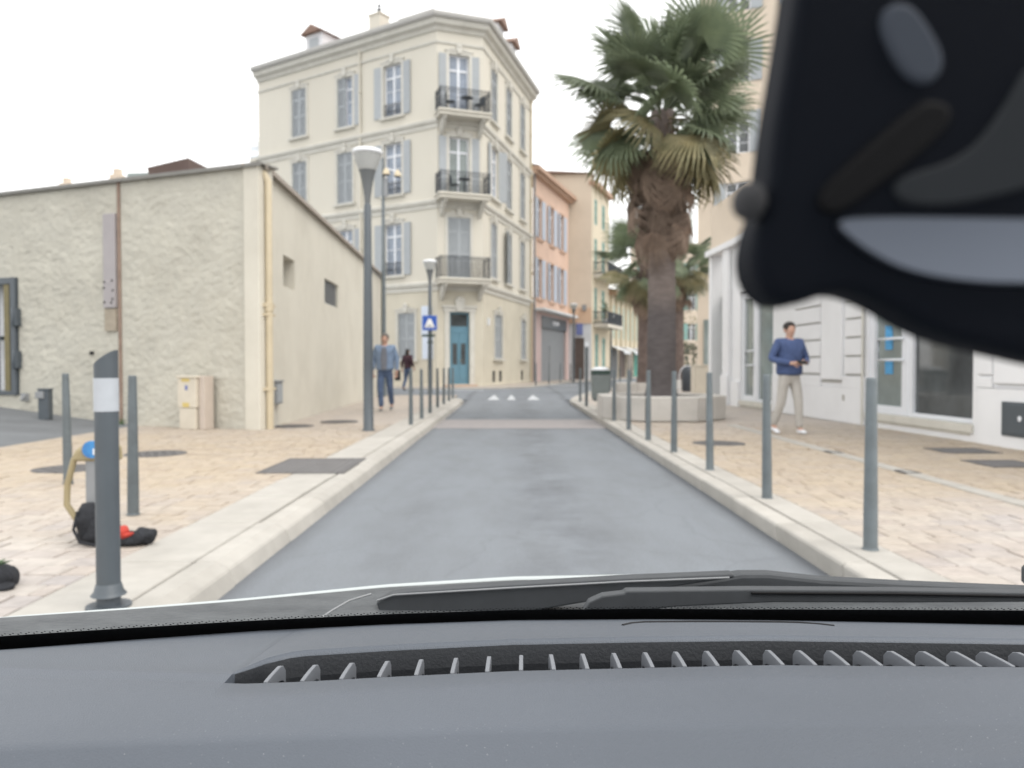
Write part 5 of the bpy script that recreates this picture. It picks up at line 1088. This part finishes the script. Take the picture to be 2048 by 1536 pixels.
M_mirror = mat('black_mirror_plastic', (.007, .009, .014), .7, spec=.08); M_mglass = mat('mirror_glass', (.16, .18, .22), .3, metal=.9); M_mgrey = mat('grey_mirror_plastic', (.028, .032, .037), .6, spec=.2)
car = thing('car', 'car seen from inside, grey dashboard with long defrost vent, dark mirror and white bonnet edge', 'car', (.3, 0, 0)); CX = Vector((.3, 0, 0))
def itp(tab, x):
    if x <= tab[0][0]: return tab[0][1] + (tab[1][1]-tab[0][1])*(x-tab[0][0])/(tab[1][0]-tab[0][0])
    for (a, p), (b, q) in zip(tab, tab[1:]):
        if x <= b: return p + (q-p)*(x-a)/(b-a)
    return tab[-1][1] + (tab[-1][1]-tab[-2][1])*(x-tab[-1][0])/(tab[-1][0]-tab[-2][0])
DF = [(-.60, .60), (-.485, .659), (-.45, .671), (-.35, .695), (-.241, .719), (-.124, .737), (0, .750), (.136, .753), (.252, .750), (.378, .743), (.493, .736), (.75, .70)]
SF = [(-.20, .545), (-.195, .553), (-.184, .568), (-.16, .577), (-.098, .588), (0, .601), (.11, .607), (.204, .610), (.308, .606), (.404, .602), (.52, .596)]
SN = [(-.20, .530), (-.185, .529), (-.148, .532), (-.091, .540), (0, .551), (.101, .557), (.189, .562), (.285, .560), (.375, .558), (.428, .556), (.52, .552)]
CR = [(-.5, .418), (-.291, .432), (0, .454), (.313, .466), (.6, .474)]
xs = sorted({-.62 + 1.3*i/130 for i in range(131)} | {-.2+.0005*k*k*.25 for k in range(1, 12)} | {-.2001})
b = MB(); rows = []
def dh(x):
    return 0 if x < -.2 else min(1., (x+.2)/.018)**.5
for x in xs:
    df, k = itp(DF, x), dh(x); sn = itp(SN, x); sf = max(itp(SF, x)+.012*min(1, max(0, (x+.2)/.03)), sn+.002) if x >= -.2 else sn + .012; cr = itp(CR, x)
    zf, zs = .900, .9295
    q = [(df+.05, zf-.06), (df+.012, zf-.008), (df, zf)]
    q += [(df+(sf-df)*t, zf+(zs-zf)*(t*.9+.1*math.sin(t*math.pi))) for t in (.15, .35, .55, .75, .9)]
    q += [(sf+.004, zs-.0006*k), (sf, zs-.004*k), (sf-.004*k, zs-.018*k), (sf-.006*k, zs-.045*k), (sn+.002*k, zs-.045*k), (sn+.0005, zs-.004*k), (sn-.002, .930)]
    q += [(sn-.03, .9305), (cr+.035, .9308), (cr+.012, .9300), (cr+.004, .9285), (cr-.010, .9165), (cr-.018, .9150), (cr-.08, .9155), (cr-.14, .913), (cr-.2, .908), (cr-.24, .88), (cr-.25, .7)]
    rows.append([(x, y, z) for y, z in q])
n = len(rows[0]); v = [p for r_ in rows for p in r_]; fs_ = [(i*n+j, i*n+j+1, (i+1)*n+j+1, (i+1)*n+j) for i in range(len(rows)-1) for j in range(n-1)]
b.add(v, [f for f in fs_], 0, True)
for k, f in enumerate(fs_):
    j = f[0] % n
    if 9 <= j <= 12 and b.v[f[0]][0] > -.199: b.m[k] = 1 if j < 11 else 2
    if 9 <= j <= 13: b.sm[k] = False
dash = obj('dashboard', b.mesh('dashboard', [M_dash, M_dashd, M_frit]), car, -CX)
dm = dash.data
# vent slats
prof = []
for t in [i/8 for i in range(9)]: prof.append((.001 + .043*t, -.0004 - .0028*t**2 - .011*max(0, t-.8)**1.5*6))
poly = prof + [(y, z-.0065-.006*(i/8)) for i, (y, z) in list(enumerate(prof))[::-1]] + [(.0, -.03), (-.0005, -.03)][:0]
ms = MB(); k = len(poly); v = [(dx, y, z) for dx in (-.0015, .0015) for y, z in poly]; ms.add(v, [tuple(range(k-1, -1, -1)), tuple(range(k, 2*k))] + [(i, (i+1) % k, k+(i+1) % k, k+i) for i in range(k)])
ms = ms.mesh('vent_slat', M_slat, .0004)
for x in [-.172, -.147, -.1205, -.0945, -.0685, -.043, -.018, .0065, .0305, .055, .079, .103, .127, .1515, .176, .200, .224, .248, .272, .296, .320, .344, .368, .392, .416, .44]:
    obj('vent_slat', ms, dash, (x, itp(SN, x), .930), rnd.uniform(-.02, .02))
# sensor lid outline: a thin raised cover with a dark gap behind it
LID = [(.100, .690), (.110, .704), (.124, .712), (.176, .716), (.251, .716), (.269, .712), (.283, .701), (.291, .690)]
def dz_(x, y): 
    df = itp(DF, x); sf = itp(SF, x); t = (df-y)/(df-sf); return .900 + .0295*(t*.9+.1*math.sin(max(0, t)*math.pi))
obj('lid_gap', MB().tube([(x, y, dz_(x, y)+.0006) for x, y in LID], .0016, 6).mesh('lid_gap', M_black), dash)
gx_ = MB(); c0 = [(x, y-.003, dz_(x, y)+.0012) for x, y in LID]; c1 = [(x*.97+.006, .684, dz_(x, .684)+.0002) for x, y in LID]
gx_.add(c0+c1, [(i, i+1, len(LID)+i+1, len(LID)+i) for i in range(len(LID)-1)], 0, True); obj('sensor_lid', gx_.mesh('sensor_lid', M_dash), dash)
# windscreen: clear pane over a black printed band
mt = bpy.data.materials.new('clear_windscreen'); mt.use_nodes = True; nn = mt.node_tree; nn.nodes.remove(nn.nodes['Principled BSDF']); tr = nn.nodes.new('ShaderNodeBsdfTransparent'); nn.links.new(tr.outputs[0], nn.nodes['Material Output'].inputs[0])
gl = MB(); v = []; NX = 24; UP = [0, .03, .12, .3, .5, .66]
for i in range(NX+1):
    x = -.62 + 1.3*i/NX; y0 = itp(DF, x)
    for u in UP: v.append((x*(1-.1*u), y0 + .018 - u*1.0, .893 + u*.93))
m_ = len(UP); gl.add(v, [(i*m_+j, (i+1)*m_+j, (i+1)*m_+j+1, i*m_+j+1) for i in range(NX) for j in range(m_-1)], 0, True)
ws = obj('windscreen', gl.mesh('windscreen', mt), car, -CX)
ft_ = [(-.62, .029), (-.44, .0225), (-.233, .0195), (0, .0195), (.244, .0205), (.485, .026), (.68, .03)]
fb_ = MB(); v = []
for i in range(81):
    x = -.62 + 1.3*i/80; y0 = itp(DF, x)
    for u in (-.03, 0, itp(ft_, x)): v.append((x, y0 + .016 - u*1.0, .893 + u*.93))
fb_.add(v, [(i*3+j, (i+1)*3+j, (i+1)*3+j+1, i*3+j+1) for i in range(80) for j in range(2)], 0, True)
for i in range(420):       # dotted edge of the band
    x = -.60 + 1.26*i/420; y0 = itp(DF, x); u = itp(ft_, x) + .0013 + (.0016 if i % 2 else 0); p = Vector((x, y0+.016-u, .893+u*.93)); s = .0009 if i % 2 else .0011
    fb_.add([p + Vector((s*math.cos(a), -s*.73*math.sin(a), s*.68*math.sin(a))) for a in [kk*math.pi/3 for kk in range(6)]], [(0, 1, 2, 3, 4, 5)])
obj('frit_band', fb_.mesh('frit_band', M_frit), ws)
# cowl, wipers and bonnet outside
CO = [(-.80, .82), (-.623, .877), (-.595, .888), (-.461, .918), (-.339, .951), (-.169, 1.010), (0, 1.045), (.191, 1.055), (.349, 1.050), (.521, 1.026), (.668, .997), (.726, .985), (.95, .93)]
cw = MB(); v = []; N2 = 80
for i in range(N2+1):
    x = -.78 + 1.7*i/N2; yf = itp(CO, x); yb = itp(DF, x) + .03
    for t, z in ((0, .835), (.25, .845), (.55, .852), (.8, .857), (.94, .860), (.985, .858), (1, .845)): v.append((x, yb + (yf-yb)*t, z))
cw.add(v, [(i*7+j, (i+1)*7+j, (i+1)*7+j+1, i*7+j+1) for i in range(N2) for j in range(6)], 0, True)
obj('cowl_panel', cw.mesh('cowl_panel', M_cowl), car, -CX)
hd = MB(); v = []
for i in range(N2+1):
    x = -.78 + 1.7*i/N2; yr = itp(CO, x) + .008; c = (x-.3)/.9
    for t, z in ((0, .848), (.004, .855), (.010, .8570), (.03, .8505), (.1, .833), (.3, .772), (.5, .71), (.7, .64), (.85, .56), (.9, .40)): v.append((x, yr + t, z - .02*c*c*t*3 - .0035*c*c))
hd.add(v, [(i*10+j, (i+1)*10+j, (i+1)*10+j+1, i*10+j+1) for i in range(N2) for j in range(9)], 0, True)
obj('bonnet', hd.mesh('bonnet', M_hood), car, -CX)
B1 = [(-0.165, 0.8671), (-0.148, 0.8768), (-0.1271, 0.88), (0.0, 0.8886), (0.1374, 0.8965), (0.2693, 0.902), (0.2706, 0.8971), (0.2287, 0.891), (0.1375, 0.8769), (0.0888, 0.8671), (0.0219, 0.8555), (-0.158, 0.8487)]
B2 = [(0.0803, 0.8705), (0.0877, 0.8819), (0.103, 0.8888), (0.1275, 0.8917), (0.1298, 0.8945), (0.2709, 0.8963), (0.4416, 0.8951), (0.6238, 0.8917), (0.624, 0.8819), (0.4418, 0.8808), (0.2995, 0.8814), (0.1856, 0.8762), (0.1287, 0.8693)]
AR = [(0.1434, 0.8652), (0.2258, 0.8792), (0.2892, 0.8901), (0.3241, 0.8901), (0.3907, 0.8831), (0.4923, 0.8773), (0.6954, 0.869), (0.6956, 0.8588), (0.429, 0.862), (0.2703, 0.862)]
w1 = obj('wiper', MB().prismy([(x, z-.0042) for x, z in B1], .925, .945).mesh('wiper', M_rubber, .004, 2), car, -CX)
obj('wiper_edge', MB().tube([(-.163, .922, .8663), (-.143, .922, .8733), (0, .922, .8818), (.136, .922, .8893), (.262, .922, .8943)], .0012, 6).mesh('wiper_edge', M_grey), w1)
w2 = obj('wiper', MB().prismy([(x, z-.002) for x, z in AR], .96, .985).mesh('wiper', M_rubber, .005, 2), car, -CX)
w3 = obj('wiper', MB().prismy(B2, .866, .882).mesh('wiper', M_rubber, .003, 2), car, -CX)
obj('wiper_edge', MB().tube([(x, .864, z - .0035) for x, z in B2[5:8]], .0016, 6).mesh('wiper_edge', M_frit), w3)
obj('wiper_hook', MB().tube([(-.214, .85, .868), (-.205, .87, .871), (-.192, .90, .873), (-.17, .922, .8745)], .0012, 6).mesh('wiper_hook', M_grey), w1)
obj('bonnet_corner', MB().box(-.012, .03, -.02, .03, -.01, .02).mesh('bonnet_corner', M_rubber, .006), car, Vector((.684, .985, .870)) - CX)
rf_ = MB(); v = []  # car roof out of view, added to keep sky light off the dashboard
for i in range(13):
    x = -.62 + 1.9*i/12; c = ((x-.33)/.95)**2
    for y, z in ((.02, 1.50), (-.05, 1.53), (-.5, 1.56), (-1.2, 1.56), (-1.9, 1.50)): v.append((x, y, z - .05*c))
rf_.add(v, [(i*5+j, (i+1)*5+j, (i+1)*5+j+1, i*5+j+1) for i in range(12) for j in range(4)], 0, True)
obj('roof', rf_.mesh('roof', M_white), car, -CX)
# rear view mirror with its sensor housing
K = .166/.30
K2 = .150/.30
def mp_(pts, k=None, soft=2):
    p = [(x*(k or K2), 1.15 + (z-1.15)*(k or K2)) for x, z in pts]
    for _ in range(soft):       # round the corners of the moulding
        p = [q for a, b in zip(p, p[1:] + p[:1]) for q in ((a[0]*.75+b[0]*.25, a[1]*.75+b[1]*.25), (a[0]*.25+b[0]*.75, a[1]*.25+b[1]*.75))]
    return p
MIR = mp_([(.1061, 1.325), (.0977, 1.266), (.0921, 1.2334), (.0904, 1.2103), (.085, 1.1948), (.0851, 1.1832), (.0906, 1.1735), (.1004, 1.1706), (.1159, 1.1774), (.1315, 1.1731), (.1511, 1.1608), (.1765, 1.1542), (.2136, 1.1462), (.34, 1.137), (.36, 1.325)], K)
mr_ = obj('rear_view_mirror', MB().prismy(MIR, .150, .166).mesh('rear_view_mirror', M_mirror, .003, 3), car, -CX)
STRIP = mp_([(.1224, 1.2054), (.1368, 1.2072), (.2002, 1.2063), (.29, 1.205), (.292, 1.183), (.2006, 1.181), (.1734, 1.1819), (.1498, 1.1864), (.1333, 1.1955)])
obj('mirror_glass', MB().prismy(STRIP, .1478, .153).mesh('mirror_glass', M_mglass, .002, 3), mr_)
obj('mirror_arm', MB().prismy(mp_([(.1204, 1.2085), (.1280, 1.2085), (.1680, 1.2400), (.1700, 1.2500), (.1600, 1.2530), (.1520, 1.2480), (.1200, 1.2200), (.1175, 1.2130)]), .1485, .153).mesh('mirror_arm', M_frit, .0012, 2), mr_)
obj('grey_pad', MB().prismy(mp_([(.145, 1.222), (.175, 1.23), (.19, 1.25), (.2, 1.27), (.25, 1.27), (.25, 1.235), (.18, 1.212), (.15, 1.211)]), .1488, .153).mesh('grey_pad', M_mgrey, .001), mr_)
obj('mount_clip', MB().prismy(mp_([(.139, 1.285), (.152, 1.292), (.166, 1.272), (.166, 1.262), (.158, 1.257), (.148, 1.264)]), .1488, .153).mesh('mount_clip', mat('clip_grey', (.07, .082, .105), .6, spec=.2), .0012, 2), mr_)
obj('knob', MB().ball((.0925*K2, .151, 1.15+.064*K2), .0034, .004, .0038, 0, 12, 8).mesh('knob', mat('knob_grey', (.07, .07, .073), .7, spec=.1)), mr_)
